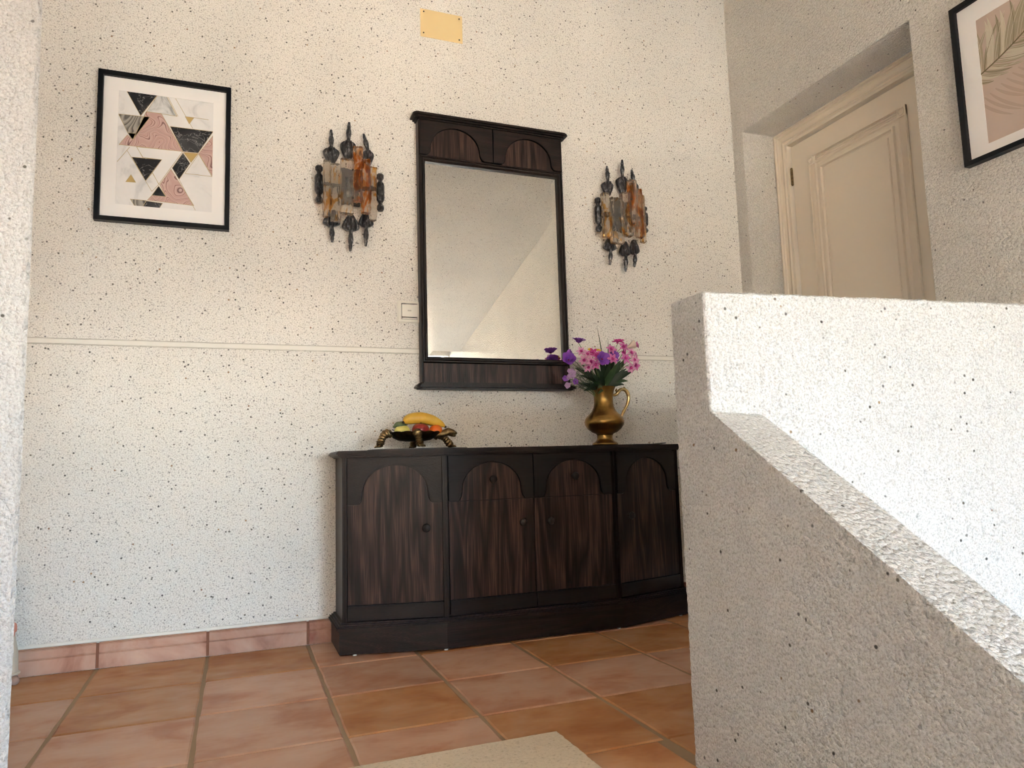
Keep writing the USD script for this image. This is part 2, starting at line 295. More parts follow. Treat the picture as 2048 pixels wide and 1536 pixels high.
plain('palm_paper', (0.50, 0.37, 0.295), 0.7); plain('palm_shade', (0.48, 0.37, 0.295), 0.7); plain('palm_leaf', (0.38, 0.325, 0.225), 0.7); plain('palm_leaf_light', (0.60, 0.54, 0.42), 0.7); plain('palm_leaf_dark', (0.16, 0.125, 0.065), 0.7)

def rough(m, amp, edge, seed):
    q = m.subdivide_to_size(edge); q.merge_vertices()
    q.fix_normals(); v = q.vertices; n = q.vertex_normals
    d = (meshkit.noise(v*95, seed)-0.5)*amp + (meshkit.noise(v*22, seed+3)-0.5)*amp*0.8
    q.vertices = v + n*d[:, None]; return q

# ------------------------------------------------------------------ the room
YF = -5.2                                  # front wall with the glazed entrance (behind the camera)
ZL = -1.42                                 # lower entrance level at the foot of the stairs
def zc(y): return 3.03 + 0.25*y            # pitched ceiling
XL = -1.9
def struct(name, mesh, m, label, cat, parent=None, smooth=False):
    return obj(name, mesh, m, parent, smooth, label=label, kind='structure', cat=cat)
struct('wall_back', bx(XL-0.2, XD+0.4, 0, 0.2, -0.1, 3.2), 'stucco_wall', 'cream speckled stucco wall behind the dark sideboard and mirror', 'wall')
# right wall with the door recess
rec = sbox(0.073, -0.05, 0.998, 2.175)
wr = Polygon([(-0.0, -0.1 + 0.1), (5.4, -1.6), (5.4, zc(-5.4)+0.1), (0.0, zc(0)+0.1)])
wr = Polygon([(0, -0.1), (1.6, -0.1), (1.6, -1.6), (5.2, -1.6), (5.2, zc(-5.2)), (0, zc(0))]).difference(rec)
struct('wall_right', ex(wr, -0.207, 0.0, fr), 'stucco_rough', 'rough stucco side wall with the recessed cream door and the palm picture', 'wall')
wl = sbox(0, -0.1, 5.2, 3.2).difference(sbox(4.25, 0.95, 5.0, 1.62))  # unseen side opening, added to throw more light on the right wall
struct('wall_left', ex(wl, XL-0.2, XL, lambda a, b, h: (h, -a, b)), 'stucco_wall', 'stucco wall with an added unseen side opening at the far left, to bring in light', 'wall')
jx = 0.0475
jam = Polygon([(-0.27, -1.2), (jx-0.006, -1.2), (jx, -1.194), (jx-0.05, -1.06), (-0.27, -1.06)])  # wall end shortened on its hidden side so light reaches the back wall
struct('wall_entrance', rough(ex(jam, -0.02, zc(-1.2)+0.02, ft), 0.0022, 0.02, 4), 'stucco_wall_end', 'pale rough stucco wall end at the left edge, cut short to let light past', 'wall', smooth=40)
cl = Polygon([(5.4, zc(-5.4)), (5.4, zc(-5.4)+0.15), (-0.2, zc(0.2)+0.15), (-0.2, zc(0.2))])
struct('ceiling', ex(cl, XL-0.2, XD+0.4, lambda a, b, h: (h, -a, b)), 'stucco_wall', 'sloping stucco ceiling seen in the mirror', 'ceiling')
op = sbox(1.42, ZL, 2.66, 1.34).union(sbox(-0.45, 0.85, 1.30, 1.72))  # stair entrance, plus a hall opening added to let more light in
fwall = sbox(XL-0.2, ZL-0.1, XD+0.2, 1.9).difference(op)
struct('wall_front', ex(fwall, -0.2, 0.0, lambda a, b, h: (a, YF+h, b)), 'stucco_wall', 'stucco wall with the entrance opening and an added hall opening for light, behind the viewer', 'wall')
# parapet at the head of the stairwell, slightly turned
pa = np.array([1.295, -1.557]); dp = np.array([1.0, -0.098]); dp /= np.hypot(*dp); npar = np.array([dp[1], -dp[0]])
def fp(a, b, h): return (pa[0]+dp[0]*a+npar[0]*h*0.0, pa[1]+dp[1]*a-h, b)
LP = (XR-1.295)/dp[0]
pp = Polygon([(0, -0.121), (0, 0.0), (LP, 0.0), (LP, -0.121)])
par = Polygon([(0.0, 0.957), (0.0, -0.09), (LP, -0.09), (LP, 0.957)])
pm = mapm(bx(0.0, LP, 0, 0.121, -0.09, 0.957, 0.004), lambda a, b, h: (pa[0]+dp[0]*a, pa[1]+dp[1]*a+b, h))
struct('wall_parapet', rough(pm, 0.0026, 0.014, 11), 'stucco_parapet', 'bright white stucco parapet guarding the stairwell in front of the door', 'wall', smooth=40)
struct('wall_parapet_base', bx(1.30, XR, -1.545, -1.445, ZL, -0.09), 'stucco_parapet', 'stairwell end wall below the white parapet', 'wall')
bl = Polygon([(1.554, 0.7085), (1.554, ZL), (5.0, ZL), (5.0, ZL+0.02), (4.86, ZL+0.02), (2.664, 0.0-0.005)])
bm = ex(Polygon([(1.554, 0.7135), (1.554, -0.6), (3.4, -0.6), (3.4, 0.7135-0.645*1.846)]), 0.0, 0.1185, lambda a, b, h: (1.295+h, -a, b))
struct('wall_balustrade', rough(bm, 0.0026, 0.014, 5), 'stucco_parapet', 'stucco balustrade with sloping cap, its shaded side to the hall', 'wall', smooth=40)
struct('wall_stairwell', bx(1.297, 1.412, YF, -1.56, ZL, -0.6), 'stucco_rough', 'stairwell side wall below the hall floor', 'wall')
# stairs going down to the entrance, lower floor, then unseen pieces outside that shape the daylight
st = []
for k in range(8):
    z1 = -0.16*(k+1)+0.02
    st.append(bx(1.412, XR, -1.60-0.27*(k+1), -1.60-0.27*k, ZL, z1))
struct('floor_stairs', st, 'terracotta', 'terracotta steps going down behind the balustrade', 'stairs')
struct('floor_lower', bx(1.412, XR, YF, -3.7, ZL-0.1, ZL), 'terracotta', 'terracotta floor at the foot of the stairs', 'floor')
struct('floor_terrace', [bx(-9, 1.31, -16, YF-0.2, -0.3, -0.02), bx(-9, XL-0.2, YF-0.2, 0, -0.3, -0.02)], 'terrace', 'unseen warm terrace added outside the hall openings to bounce sunlight in', 'paving')  # hall-level ground added out of view to bounce warm sun through the openings
struct('floor_court', bx(1.31, 12, -16, YF-0.2, ZL-0.12, ZL-0.02), 'court', 'grey paved court outside the lower entrance', 'paving')
struct('wall_garden', [bx(-9, 1.3, -13.2, -13.0, -0.1, 2.3), bx(1.10, 1.30, -13.0, YF-0.2, ZL, 0.0)], 'terrace', 'added unseen wall beyond the terrace, blocking low sky and bouncing warm light', 'wall')  # far wall added out of view: hides low sky, returns warm light
struct('ceiling_porch', bx(XL-1.5, 1.32, -9.0, YF-0.2, 1.72, 1.86), 'stucco_wall', 'added unseen flat roof outside the hall opening, keeping sky light out', 'added roof')  # roof added out of view to cut sky light at the hall opening
# tiled floor
fl = thing('floor', 'terracotta tiled hall floor with sandy grout', 'floor', kind='structure')
hall = sbox(XL, YF, 1.295, 0).union(sbox(1.29, -1.44, XR+0.2, 0))
obj('grout_bed', ex(hall, -0.1, -0.0035, ft), 'grout', fl)
TX, TY, Y1 = 0.33, 0.3213, -0.331
def tile(x0, x1, y0, y1, seed, h=0.0):
    r = random.Random(seed); n = 4
    def edge(p, q, w): return [(p[0]+(q[0]-p[0])*t/n + (r.uniform(-w, w) if p[0] == q[0] else 0), p[1]+(q[1]-p[1])*t/n + (r.uniform(-w, w)*0.6 if p[1] == q[1] else 0)) for t in range(n)]
    P = edge((x0, y0), (x1, y0), .0012) + edge((x1, y0), (x1, y1), .0022) + edge((x1, y1), (x0, y1), .0012) + edge((x0, y1), (x0, y0), .0022)
    P = np.array(P); c = P.mean(0); k = len(P)
    d = P-c; ins = P - np.sign(d)*np.minimum(np.abs(d), 0.004)*(np.abs(d) > 0.1)
    V = [(*p, -0.02) for p in P] + [(*p, -0.0025+h) for p in P] + [(*p, h) for p in ins] + [(*c, h)]
    F = []
    for i in range(k):
        j = (i+1) % k
        F += [(i, j, k+j), (i, k+j, k+i), (k+i, k+j, 2*k+j), (k+i, 2*k+j, 2*k+i), (2*k+i, 2*k+j, 3*k)]
    return trimesh.Trimesh(np.array(V), np.array(F), process=False)
for i in range(-6, 9):
    for j in range(-1, 15):
        x0, x1 = i*TX+0.0055, (i+1)*TX-0.0055
        y1 = (Y1 - j*TY - 0.003) if j >= 0 else -0.011
        y0 = Y1 - (j+1)*TY + 0.003
        if y0 < YF or x0 < XL: continue
        if x1 > 1.295 and y1 < -1.4: continue
        if x0 >= 1.28 and y0 < -1.44: y0 = -1.44
        if x1 > 1.295 and y0 < -1.44 : x1 = 1.294
        if x1-x0 < 0.05 or y1-y0 < 0.03 or x0 > XR: continue
        if x1 > XR: x1 = XR-0.004
        pink = x1 < 0.67 and rng.random() < 0.8
        obj('tile', tile(x0, x1, y0, y1, i*100+j), 'terracotta_light' if pink or rng.random() < 0.15 else 'terracotta', fl, smooth=25)
# skirting of terracotta pieces along the back wall
sk = thing('baseboard_back', 'terracotta skirting tiles along the foot of the back wall', 'skirting', kind='structure')
prof = [(0.0, 0.0), (0.0105, 0.0), (0.0115, 0.045), (0.0085, 0.050), (0.0095, 0.054), (0.0095, 0.074), (0.006, 0.081), (0.0, 0.082)]
obj('grout_strip', bx(XL, XR, -0.0075, 0, 0, 0.079), 'grout_red', sk)
for i in range(-6, 9):
    x0, x1 = max(i*TX+0.0045, XL), min((i+1)*TX-0.0045, XR)
    if x1-x0 < 0.03: continue
    V = [(x, -h, z) for x in (x0, x1) for h, z in prof]; k = len(prof); F = []
    for q in range(k):
        r = (q+1) % k; F += [(q, r, k+r), (q, k+r, k+q)]
    for q in range(1, k-1): F += [(0, q+1, q), (k, k+q, k+q+1)]
    obj('skirting_tile', fixw(trimesh.Trimesh(np.array(V), np.array(F), process=False)), 'terracotta_skirting', sk)
obj('plaster_line', bx(XL, XR, -0.004, 0, 0.082, 0.094, 0.002), 'smooth_plaster', sk)
# dado strip
tr = thing('trim_1', 'smooth flat plaster strip across the stucco back wall', 'strip', kind='structure')
obj('strip_band', bx(XL, XR, -0.003, 0.0, 1.0635, 1.080, 0.001), 'smooth_plaster', tr)
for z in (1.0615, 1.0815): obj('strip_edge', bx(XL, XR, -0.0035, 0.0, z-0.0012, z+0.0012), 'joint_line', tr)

# ------------------------------------------------------------------ door in the recess
dr = thing('door_1', 'cream panelled door with moulded casing in the stucco recess', 'door', kind='structure')
cas_p = [(0.985, 0.0), (0.985, 2.172), (0.075, 2.172), (0.075, 0.0)]
cas = [(0.0, -0.06), (0.0, 0.026), (0.012, 0.030), (0.016, 0.022), (0.022, 0.024), (0.026, 0.018), (0.040, 0.014), (0.048, 0.015), (0.054, 0.021), (0.060, 0.014), (0.066, 0.017), (0.076, 0.017), (0.078, 0.004), (0.082, -0.06)]
obj('casing', sweep(cas_p, cas, False, fd), 'cream_paint', dr)
LX0, LX1, LZ = 0.1585, 0.9015, 2.0885
leaf = obj('leaf', exb(sbox(LX0+0.002, 0.006, LX1-0.002, LZ-0.003), -0.04, 0.0, fd, 0.002), 'cream_paint', dr)
def panel(z0, z1):
    a0, a1 = 0.269, 0.792
    R = [(a1, z0), (a1, z1), (a0, z1), (a0, z0)]
    mp = [(0.0, -0.005), (0.0, 0.006), (0.002, 0.011), (0.006, 0.011), (0.009, 0.0005), (0.015, 0.0065), (0.019, 0.0005), (0.025, 0.0065), (0.029, 0.0005), (0.035, 0.0065), (0.039, 0.006), (0.044, -0.001), (0.052, 0.002), (0.060, 0.001), (0.064, 0.010), (0.071, 0.010), (0.076, 0.0015), (0.080, 0.0015), (0.080, -0.005)]
    obj('panel_moulding', sweep(R, mp, True, fd), 'cream_paint', leaf)
    for (a, z) in ((a0, z1), (a1, z1), (a0, z0), (a1, z0)):
        sa = 1 if a == a0 else -1; sz = -1 if z == z1 else 1
        blk = ex(sbox(*sorted((a, a+sa*0.041)), *()) if False else sbox(min(a, a+sa*0.041), min(z, z+sz*0.041), max(a, a+sa*0.041), max(z, z+sz*0.041)), 0, 0.0095, fd)
        ca, cz = a+sa*0.0205, z+sz*0.0205
        th = np.linspace(0, 2*PI, 21)[:-1]
        ring = sweep([(ca+0.0135*math.cos(t), cz+0.0135*math.sin(t)) for t in th], [(-0.003, 0.009), (-0.0015, 0.0135), (0.0015, 0.0135), (0.003, 0.009)], True, fd)
        obj('rosette', [blk, ring, mapm(ell((ca, cz, 0.0095), (0.007, 0.007, 0.003), 2), fd)], 'cream_paint', leaf, smooth=35)
    obj('raised_panel', exb(sbox(a0+0.094, z0+0.094, a1-0.094, z1-0.094), -0.002, 0.004, fd, 0.004), 'cream_paint', leaf)
panel(0.82, 1.9885); panel(0.16, 0.72)
for z in (1.94, 1.02, 0.2):
    hg = [tube([(XD-0.004, -0.1595, z-0.039), (XD-0.004, -0.1595, z+0.039)], 0.0058, 12)]
    hg += [tube([(XD-0.004, -0.1595, z+s*0.039), (XD-0.004, -0.1595, z+s*0.044)], [0.0064, 0.003], 12) for s in (-1, 1)]
    obj('hinge', hg, 'bronze_leg', dr, label='aged brass hinge')

# ------------------------------------------------------------------ pictures
def picture(name, label, fn, a0, a1, b0, b1, pr, fw_=0.0165, depth=0.026):
    t = thing(name, label, 'picture')
    P = [(a0, b0), (a1, b0), (a1, b1), (a0, b1)]
    obj('frame', sweep(P, [(0, 0.0), (0, depth), (fw_*0.9, depth), (fw_, depth-0.003), (fw_, 0.0)], True, fn), 'black_lacquer', t)
    obj('backing', ex(sbox(a0+.004, b0+.004, a1-.004, b1-.004), 0.001, 0.008, fn), 'mat_board', t)
    p0, q0, p1, q1 = pr
    matp = sbox(a0+fw_-0.002, b0+fw_-0.002, a1-fw_+0.002, b1-fw_+0.002).difference(sbox(p0, q0, p1, q1))
    obj('mount', ex(matp, 0.0090, 0.0111, fn), 'mat_board', t, label='white card mount')
    return t
t = picture('framed_print', 'framed print of marble, pink agate and gold triangles, hanging left on the back wall', fb, -0.054, 0.379, 1.4945, 2.040, (0.0095, 1.5595, 0.3190, 1.9765))
SRC = np.array([(283, 262), (1090, 365), (1088, 1298), (266, 1230)], float); DST = np.array([(0, 1), (1, 1), (1, 0), (0, 0)], float)
A = []
for (x, y), (u, v) in zip(SRC, DST): A += [[x, y, 1, 0, 0, 0, -u*x, -u*y], [0, 0, 0, x, y, 1, -v*x, -v*y]]
Hm = np.append(np.linalg.solve(np.array(A), DST.ravel()), 1).reshape(3, 3)
def PR(pts):
    q = np.c_[np.array(pts, float), np.ones(len(pts))] @ Hm.T; q = q[:, :2]/q[:, 2:]
    return [(0.0095+0.3095*u, 1.5595+0.417*v) for u, v in q]
pr = obj('print', ex(sbox(0.008, 1.558, 0.3205, 1.978), 0.0080, 0.0100, fb), 'marble_white', t, label='geometric print with marble and gold')
clipr = sbox(0.0095, 1.5595, 0.319, 1.9765)
SH = [('marble_black', [(350, 270), (608, 300), (470, 478)]), ('agate_grey', [(283, 463), (548, 488), (405, 684), (360, 620)]), ('gold_leaf', [(362, 622), (432, 630), (405, 684)]),
      ('marble_grey', [(608, 303), (690, 312), (778, 478), (520, 440)]), ('agate_pink', [(515, 443), (645, 455), (832, 778), (290, 724), (360, 640), (405, 684)]),
      ('marble_black', [(722, 565), (1090, 606), (965, 790), (835, 778)]), ('gold_leaf', [(850, 480), (925, 488), (885, 542)]), ('agate_pink', [(1090, 640), (1090, 988), (970, 795)]),
      ('gold_leaf', [(840, 785), (965, 795), (905, 872)]), ('marble_black', [(835, 790), (897, 880), (805, 1017), (745, 920)]), ('marble_white', [(970, 800), (1085, 990), (855, 965)]),
      ('print_white', [(440, 742), (832, 778), (632, 1060), (578, 960), (655, 850), (492, 832)]), ('marble_black', [(400, 830), (655, 850), (520, 1032)]), ('gold_leaf', [(395, 980), (436, 1045), (352, 1040)]),
      ('agate_pink', [(735, 930), (935, 1240), (538, 1196), (575, 1155), (695, 1165), (640, 1064)]), ('marble_black', [(632, 1075), (695, 1165), (575, 1155)]),
      ('agate_grey', [(392, 1188), (528, 1200), (500, 1252), (430, 1246)]), ('marble_black', [(528, 1203), (667, 1222), (640, 1266), (500, 1252)])]
lines = [[(765, 325), (915, 580)], [(925, 488), (1050, 505)], [(275, 870), (380, 745)], [(360, 775), (575, 1122)], [(440, 745), (495, 832)], [(575, 960), (635, 1062)], [(805, 1017), (948, 1280)], [(690, 312), (780, 478)], [(700, 312), (788, 478)], [(520, 1032), (575, 965)], [(575, 1122), (632, 1062)], [(667, 1222), (640, 1266)], [(645, 455), (835, 780)], [(283, 468), (362, 622)]]
names = {'marble_black': 'marble_triangle', 'agate_grey': 'agate_triangle', 'gold_leaf': 'gold_triangle', 'marble_grey': 'marble_triangle', 'agate_pink': 'agate_triangle', 'marble_white': 'marble_triangle', 'print_white': 'white_band'}
for m, P in SH:
    g = Polygon(PR(P)).intersection(clipr)
    obj(names[m], ex(g, 0.0100, 0.0102, fb), m, pr)
    lines.append(P + [P[0]])
gl = unary_union([LineString(PR(L)).buffer(0.0007, cap_style=2, join_style=2) for L in lines]).intersection(clipr)
obj('gold_outline', ex(gl, 0.0100, 0.0105, fb), 'gold_line', pr)

t = picture('framed_print', 'framed print of a dried palm leaf, hanging on the right wall by the door', fr, 1.165, 1.600, 1.546, 2.0975, (1.2415, 1.597, 1.5235, 2.0175))
noisy('palm_ground', [(0.3, (0.52, 0.40, 0.32)), (0.7, (0.60, 0.48, 0.41))], 3.0, 0.7)
pr = obj('print', ex(sbox(1.239, 1.595, 1.526, 2.020), 0.0080, 0.0100, fr), 'palm_ground', t, label='print of a palm leaf on dusty pink')
clipp = sbox(1.2415, 1.597, 1.5235, 2.0175)
def rach(s): return np.array([1.205+0.30*s, 1.822+0.075*s+0.075*s*s])
def leaflet(s, L, ang, bend, wid, n=9):
    b = rach(s); P = []
    a = ang
    c = [b]
    for k in range(n): c.append(c[-1] + np.array([math.cos(a), math.sin(a)])*L/n); a += bend/n
    c = np.array(c); T = np.gradient(c, axis=0); T /= np.linalg.norm(T, axis=1, keepdims=True); N = np.c_[-T[:, 1], T[:, 0]]
    w = wid*np.sin(PI*np.clip(np.linspace(0.08, 1.0, n+1), 0, 1))**0.7
    return Polygon([tuple(p) for p in c+N*w[:, None]] + [tuple(p) for p in (c-N*w[:, None])[::-1]]).buffer(0), LineString(c)
r = random.Random(3)
sh = []
for k in range(17):
    s = k/16; b = rach(s)
    g, _ = leaflet(s, 0.13+0.05*r.random(), -0.95+0.45*s+r.uniform(-.05, .05), 0.5, 0.005)
    from shapely import affinity
    sh.append(affinity.translate(g, 0.02, -0.075))
obj('leaf_shadow', ex(unary_union(sh).intersection(clipp), 0.0100, 0.0101, fr), 'palm_shade', pr)
for side in (0, 1):
    for k in range(26):
        s = k/25
        if side: g, ln = leaflet(s, (0.168-0.04*s)*r.uniform(.9, 1.05), 1.40-0.12*s+r.uniform(-.06, .06), r.choice((-0.25, -0.5, 0.4, -1.0)), 0.0078)
        else: g, ln = leaflet(s, (0.085+0.05*s)*r.uniform(.8, 1.15), -0.42+0.40*s+r.uniform(-.07, .07)-0.25*(1-s), 0.45, 0.0052)
        g = g.intersection(clipp)
        if g.area < 1e-6: continue
        obj('leaflet', ex(g, 0.0101, 0.0103+0.00002*k, fr), r.choice(('palm_leaf', 'palm_leaf', 'palm_leaf_light')), pr)
        l2 = ln.buffer(0.0006).intersection(clipp)
        if l2.area > 1e-7: obj('leaf_vein', ex(l2, 0.0105, 0.0109, fr), 'palm_leaf_light' if k % 4 else 'palm_leaf_dark', pr)
obj('leaf_rachis', ex(LineString([rach(s) for s in np.linspace(0, 1.1, 14)]).buffer(0.0022).intersection(clipp), 0.0109, 0.0112, fr), 'palm_leaf_dark', pr)

# ------------------------------------------------------------------ plaque, switch
t = thing('wall_plaque', 'small blank brass plate screwed high on the back wall above the mirror', 'plaque')
obj('plate', exb(sbox(1.110, 2.4035, 1.2925, 2.5265), 0.0005, 0.0035, fb, 0.001), 'brass_plate', t)
for a, b in ((1.1245, 2.5145), (1.279, 2.5115), (1.1225, 2.4195), (1.2775, 2.4165)):
    obj('screw', lathe([(0, 0.0025), (0.0032, 0.0025), (0.0028, 0.0042), (0, 0.0048)], (a, -0.0012, b), 12, (0, -1, 0)), 'screw_dark', t)
t = thing('light_switch', 'cream square rocker switch beside the mirror frame', 'switch')
sq = sbox(1.0035, 1.190, 1.0795, 1.264).buffer(0.004)
inn = sbox(1.0125, 1.1965, 1.0765, 1.2610)
obj('faceplate', [ex(sq.buffer(0.003).difference(inn), 0.001, 0.005, fb), exb(sq.difference(inn), 0.004, 0.011, fb, 0.0018)], 'switch_plastic', t)
obj('recess', ex(inn.buffer(0.001), 0.001, 0.004, fb), 'switch_dark', t)
obj('rocker', [exb(sbox(1.0145, 1.2065, 1.0760, 1.2570).buffer(-0.002).buffer(0.002), 0.004, 0.0125, fb, 0.0015), exb(sbox(1.0155, 1.1985, 1.0745, 1.2035), 0.004, 0.009, fb, 0.0008)], 'switch_plastic', t)
obj('switch_mark', [ex(sbox(1.0375+k*0.0037, 1.229, 1.0400+k*0.0037, 1.2345), 0.0125, 0.0128, fb) for k in range(4)], 'switch_mark', t)

# ------------------------------------------------------------------ dark wood pieces: arch shapes
def arch(cx, rx, zs, zt, foot, w, a0, a1, top, n=20):
    """spandrel: the board above an arch that flares into flat feet"""
    L = [(a0, foot), (cx-rx-w, foot)]
    L += [(cx-rx-w*(1-math.sin(t)), foot+(zs-foot)*(1-math.cos(t))) for t in np.linspace(0.15, PI/2, 7)]
    L += [(cx-rx*math.cos(t), zs+(zt-zs)*math.sin(t)) for t in np.linspace(0.08, PI-0.08, n)]
    L += [(cx+rx+w*(1-math.sin(t)), foot+(zs-foot)*(1-math.cos(t))) for t in np.linspace(PI/2, 0.15, 7)]
    L += [(cx+rx+w, foot), (a1, foot)]
    return Polygon(L + [(a1, top), (a0, top)]), L

# mirror
t = thing('wall_mirror', 'tall mirror in a dark wooden surround with two arches at its head', 'mirror')
obj('back_board', bx(1.088, 1.714, -0.028, -0.001, 0.944, 2.018, 0.001), 'dark_wood_post', t)
for x0, x1 in ((1.083, 1.090), (1.712, 1.719)): obj('side_board', bx(x0, x1, -0.043, -0.001, 0.943, 2.018, 0.0015), 'dark_wood_post', t)
Rm = [(1.0865, 1.0225), (1.7155, 1.0225), (1.7155, 1.8655), (1.0865, 1.8655)]
obj('glass_moulding', sweep(Rm, [(0, 0.026), (0, 0.046), (0.003, 0.049), (0.007, 0.049), (0.009, 0.045), (0.011, 0.048), (0.016, 0.047), (0.019, 0.042), (0.0225, 0.040), (0.0235, 0.026)], True, fb), 'dark_wood_post', t, smooth=30)
gi, go = (1.1325, 1.0705, 1.6685, 1.8185), (1.1090, 1.0470, 1.6920, 1.8420)
Vg = [(go[0], go[1], .0300), (go[2], go[1], .0300), (go[2], go[3], .0300), (go[0], go[3], .0300), (gi[0], gi[1], .0312), (gi[2], gi[1], .0312), (gi[2], gi[3], .0312), (gi[0], gi[3], .0312)]
Fg = [(4, 5, 6), (4, 6, 7)] + [q for i in range(4) for q in ((i, (i+1) % 4, 4+(i+1) % 4), (i, 4+(i+1) % 4, 4+i))] + [(0, 2, 1), (0, 3, 2)]
obj('glass', mapm(trimesh.Trimesh(np.array(Vg), np.array(Fg), process=False), fb), 'mirror_silver', t, label='bevelled mirror glass')
for cx, a0, a1 in ((1.238, 1.0905, 1.4005), (1.561, 1.4035, 1.7115)):
    hp = obj('header_panel', bx(a0, a1, -0.034, -0.027, 1.8665, 2.017), 'dark_wood_post', t)
    sp, L = arch(cx, 0.106, 1.900, 1.9965, 1.8715, 0.020, a0, a1, 2.016)
    obj('arch_apron', exb(sp, 0.0335, 0.0455, fb, 0.0018), 'dark_wood_across', hp)
    obj('panel', exb(sbox(a0, 1.8665, a1, 2.016).difference(sp.buffer(0.0032)), 0.0335, 0.0400, fb, 0.0004), 'dark_wood', hp)
obj('bottom_panel', bx(1.0905, 1.7115, -0.043, -0.027, 0.943, 1.0215, 0.0015), 'dark_wood', t)
def cornice(z, steps, up=True):
    out = []
    for z0, z1, h, o in steps:
        out.append(exb(Polygon([(1.083-o, 0.0), (1.719+o, 0.0), (1.719+o, h-0.010), (1.719+o-0.010, h), (1.083-o+0.010, h), (1.083-o, h-0.010)]), z+z0, z+z1, lambda a, b, h_: (a, -b-0.001, h_), 0.0015))
    return out
obj('cornice', cornice(2.016, [(0.0, 0.006, .050, .006), (0.006, 0.013, .058, .014), (0.013, 0.020, .066, .024), (0.020, 0.025, .062, .020)]), 'dark_wood_post', t)
obj('bottom_rail', cornice(0.919, [(0.0, 0.005, .056, .012), (0.005, 0.013, .064, .022), (0.013, 0.019, .058, .016), (0.019, 0.025, .050, .006)]), 'dark_wood_post', t)

# sideboard
sb = thing('sideboard', 'low dark oak sideboard with canted ends and arched doors', 'sideboard')
BF = [(0.757, -0.2195), (1.091, -0.3025), (1.766, -0.3025), (2.100, -0.2195)]
body = Polygon([(0.757, -0.013), *BF, (2.100, -0.013)])
def clipy(p): return p.intersection(sbox(-5, -5, 5, -0.013))
inner = clipy(body.buffer(-0.0165, join_style=2).union(sbox(0.7735, -0.03, 2.0835, -0.013)))
obj('carcass', ex(clipy(body.buffer(-0.012, join_style=2).union(sbox(0.769, -0.2, 2.088, -0.013))), 0.10, 0.6575, ft), 'dark_wood_post', sb)
for x0, x1 in ((0.757, 0.770), (2.087, 2.100)): obj('side_panel', bx(x0, x1, -0.2135, -0.013, 0.100, 0.6575, 0.001), 'dark_wood_post', sb)
obj('top', [ex(clipy(body.buffer(o, join_style=2)), z0, z1, ft) for z0, z1, o in ((0.6565, 0.6605, 0.008), (0.6605, 0.664, 0.014), (0.664, 0.668, 0.020), (0.668, 0.674, 0.0245), (0.674, 0.678, 0.022), (0.678, 0.680, 0.018))], 'dark_wood_across', sb)
obj('plinth', ex(clipy(body.buffer(0.016, join_style=2)), 0.0045, 0.080, ft), 'dark_wood_across', sb)
obj('plinth_moulding', [ex(clipy(body.buffer(o, join_style=2)), z0, z1, ft) for z0, z1, o in ((0.080, 0.085, 0.022), (0.085, 0.091, 0.026), (0.091, 0.096, 0.022), (0.096, 0.101, 0.016), (0.101, 0.106, 0.009))], 'dark_wood_across', sb)
for x, y in ((0.79, -0.238), (1.085, -0.312), (1.75, -0.312), (2.07, -0.238)):
    obj('glide', lathe([(0, 0), (0.007, 0), (0.007, 0.0046), (0, 0.0046)], (x, y, 0.0), 14), 'glide_white', sb)
f1, f2, f3 = face((0.775, -0.2245), (1.085, -0.3015)), face((1.094, -0.3025), (1.764, -0.3025)), face((1.772, -0.3015), (2.082, -0.2245))
def knob(fn, a, b, parent):
    P = [(0, 0), (0.0075, 0), (0.0075, 0.0015), (0.0045, 0.003), (0.004, 0.010), (0.006, 0.013), (0.0125, 0.017), (0.0145, 0.0215), (0.0125, 0.026), (0.006, 0.0285), (0, 0.029)]
    m = trimesh.creation.revolve(np.array(P), sections=20); m.apply_translation((a, b, -0.001))
    obj('knob', mapm(m, fn), 'dark_wood_post', parent, smooth=35)
def front(kind, fn, a0, a1, z0, z1, knobs, cx, arched=True, band=True, mname='dark_wood'):
    d = obj(kind, ex(sbox(a0, z0, a1, z1), -0.0118, -0.0085, fn), 'dark_wood_post', sb)
    region = sbox(a0, z0, a1, z1)
    if arched:
        sp, L = arch(cx, 0.113, 0.535, 0.6305, 0.4975, 0.017, a0, a1, z1)
        obj('arch_apron', exb(sp, -0.0085, 0.0035, fn, 0.0015), 'dark_wood_plain', d); region = region.difference(sp.buffer(0.0042))
    if band:
        obj('bottom_band', exb(sbox(a0, z0, a1, 0.1585), -0.0085, 0.0035, fn, 0.0015), 'dark_wood_plain', d); region = region.difference(sbox(a0-1, z0-1, a1+1, 0.1615))
    obj('panel', ex(region, -0.0085, -0.0010, fn), mname, d)
    for a, b in knobs: knob(fn, a, b, d)
    return d
front('door', f1, -0.004, 0.3165, 0.1105, 0.6525, [(0.263, 0.4095)], 0.158)
front('door', f2, 0.0135, 0.3335, 0.1125, 0.4935, [(0.284, 0.411)], 0, arched=False)
front('door', f2, 0.3365, 0.6565, 0.1125, 0.4935, [(0.390, 0.4105)], 0, arched=False)
front('door', f3, 0.003, 0.3235, 0.1105, 0.6525, [(0.056, 0.4095)], 0.162)
front('drawer', f2, 0.0135, 0.3335, 0.4960, 0.6525, [(0.1735, 0.5675)], 0.1735, band=False)
front('drawer', f2, 0.3365, 0.6565, 0.4960, 0.6525, [(0.4965, 0.5685)], 0.4965, band=False)
for fn, a0, a1 in ((f1, -0.0225, -0.0075), (f1, 0.3195, 0.335), (f3, -0.0155, -0.0005), (f3, 0.327, 0.3420)):
    w = (a1-a0)/3
    obj('pilaster', [exb(sbox(a0, 0.105, a1, 0.657), -0.012, -0.002, fn, 0.001)] + [exb(sbox(a0+w*k+0.0006, 0.106, a0+w*(k+1)-0.0006, 0.657), -0.003, 0.003, fn, 0.0018) for k in (0, 2)], 'dark_wood_post', sb)

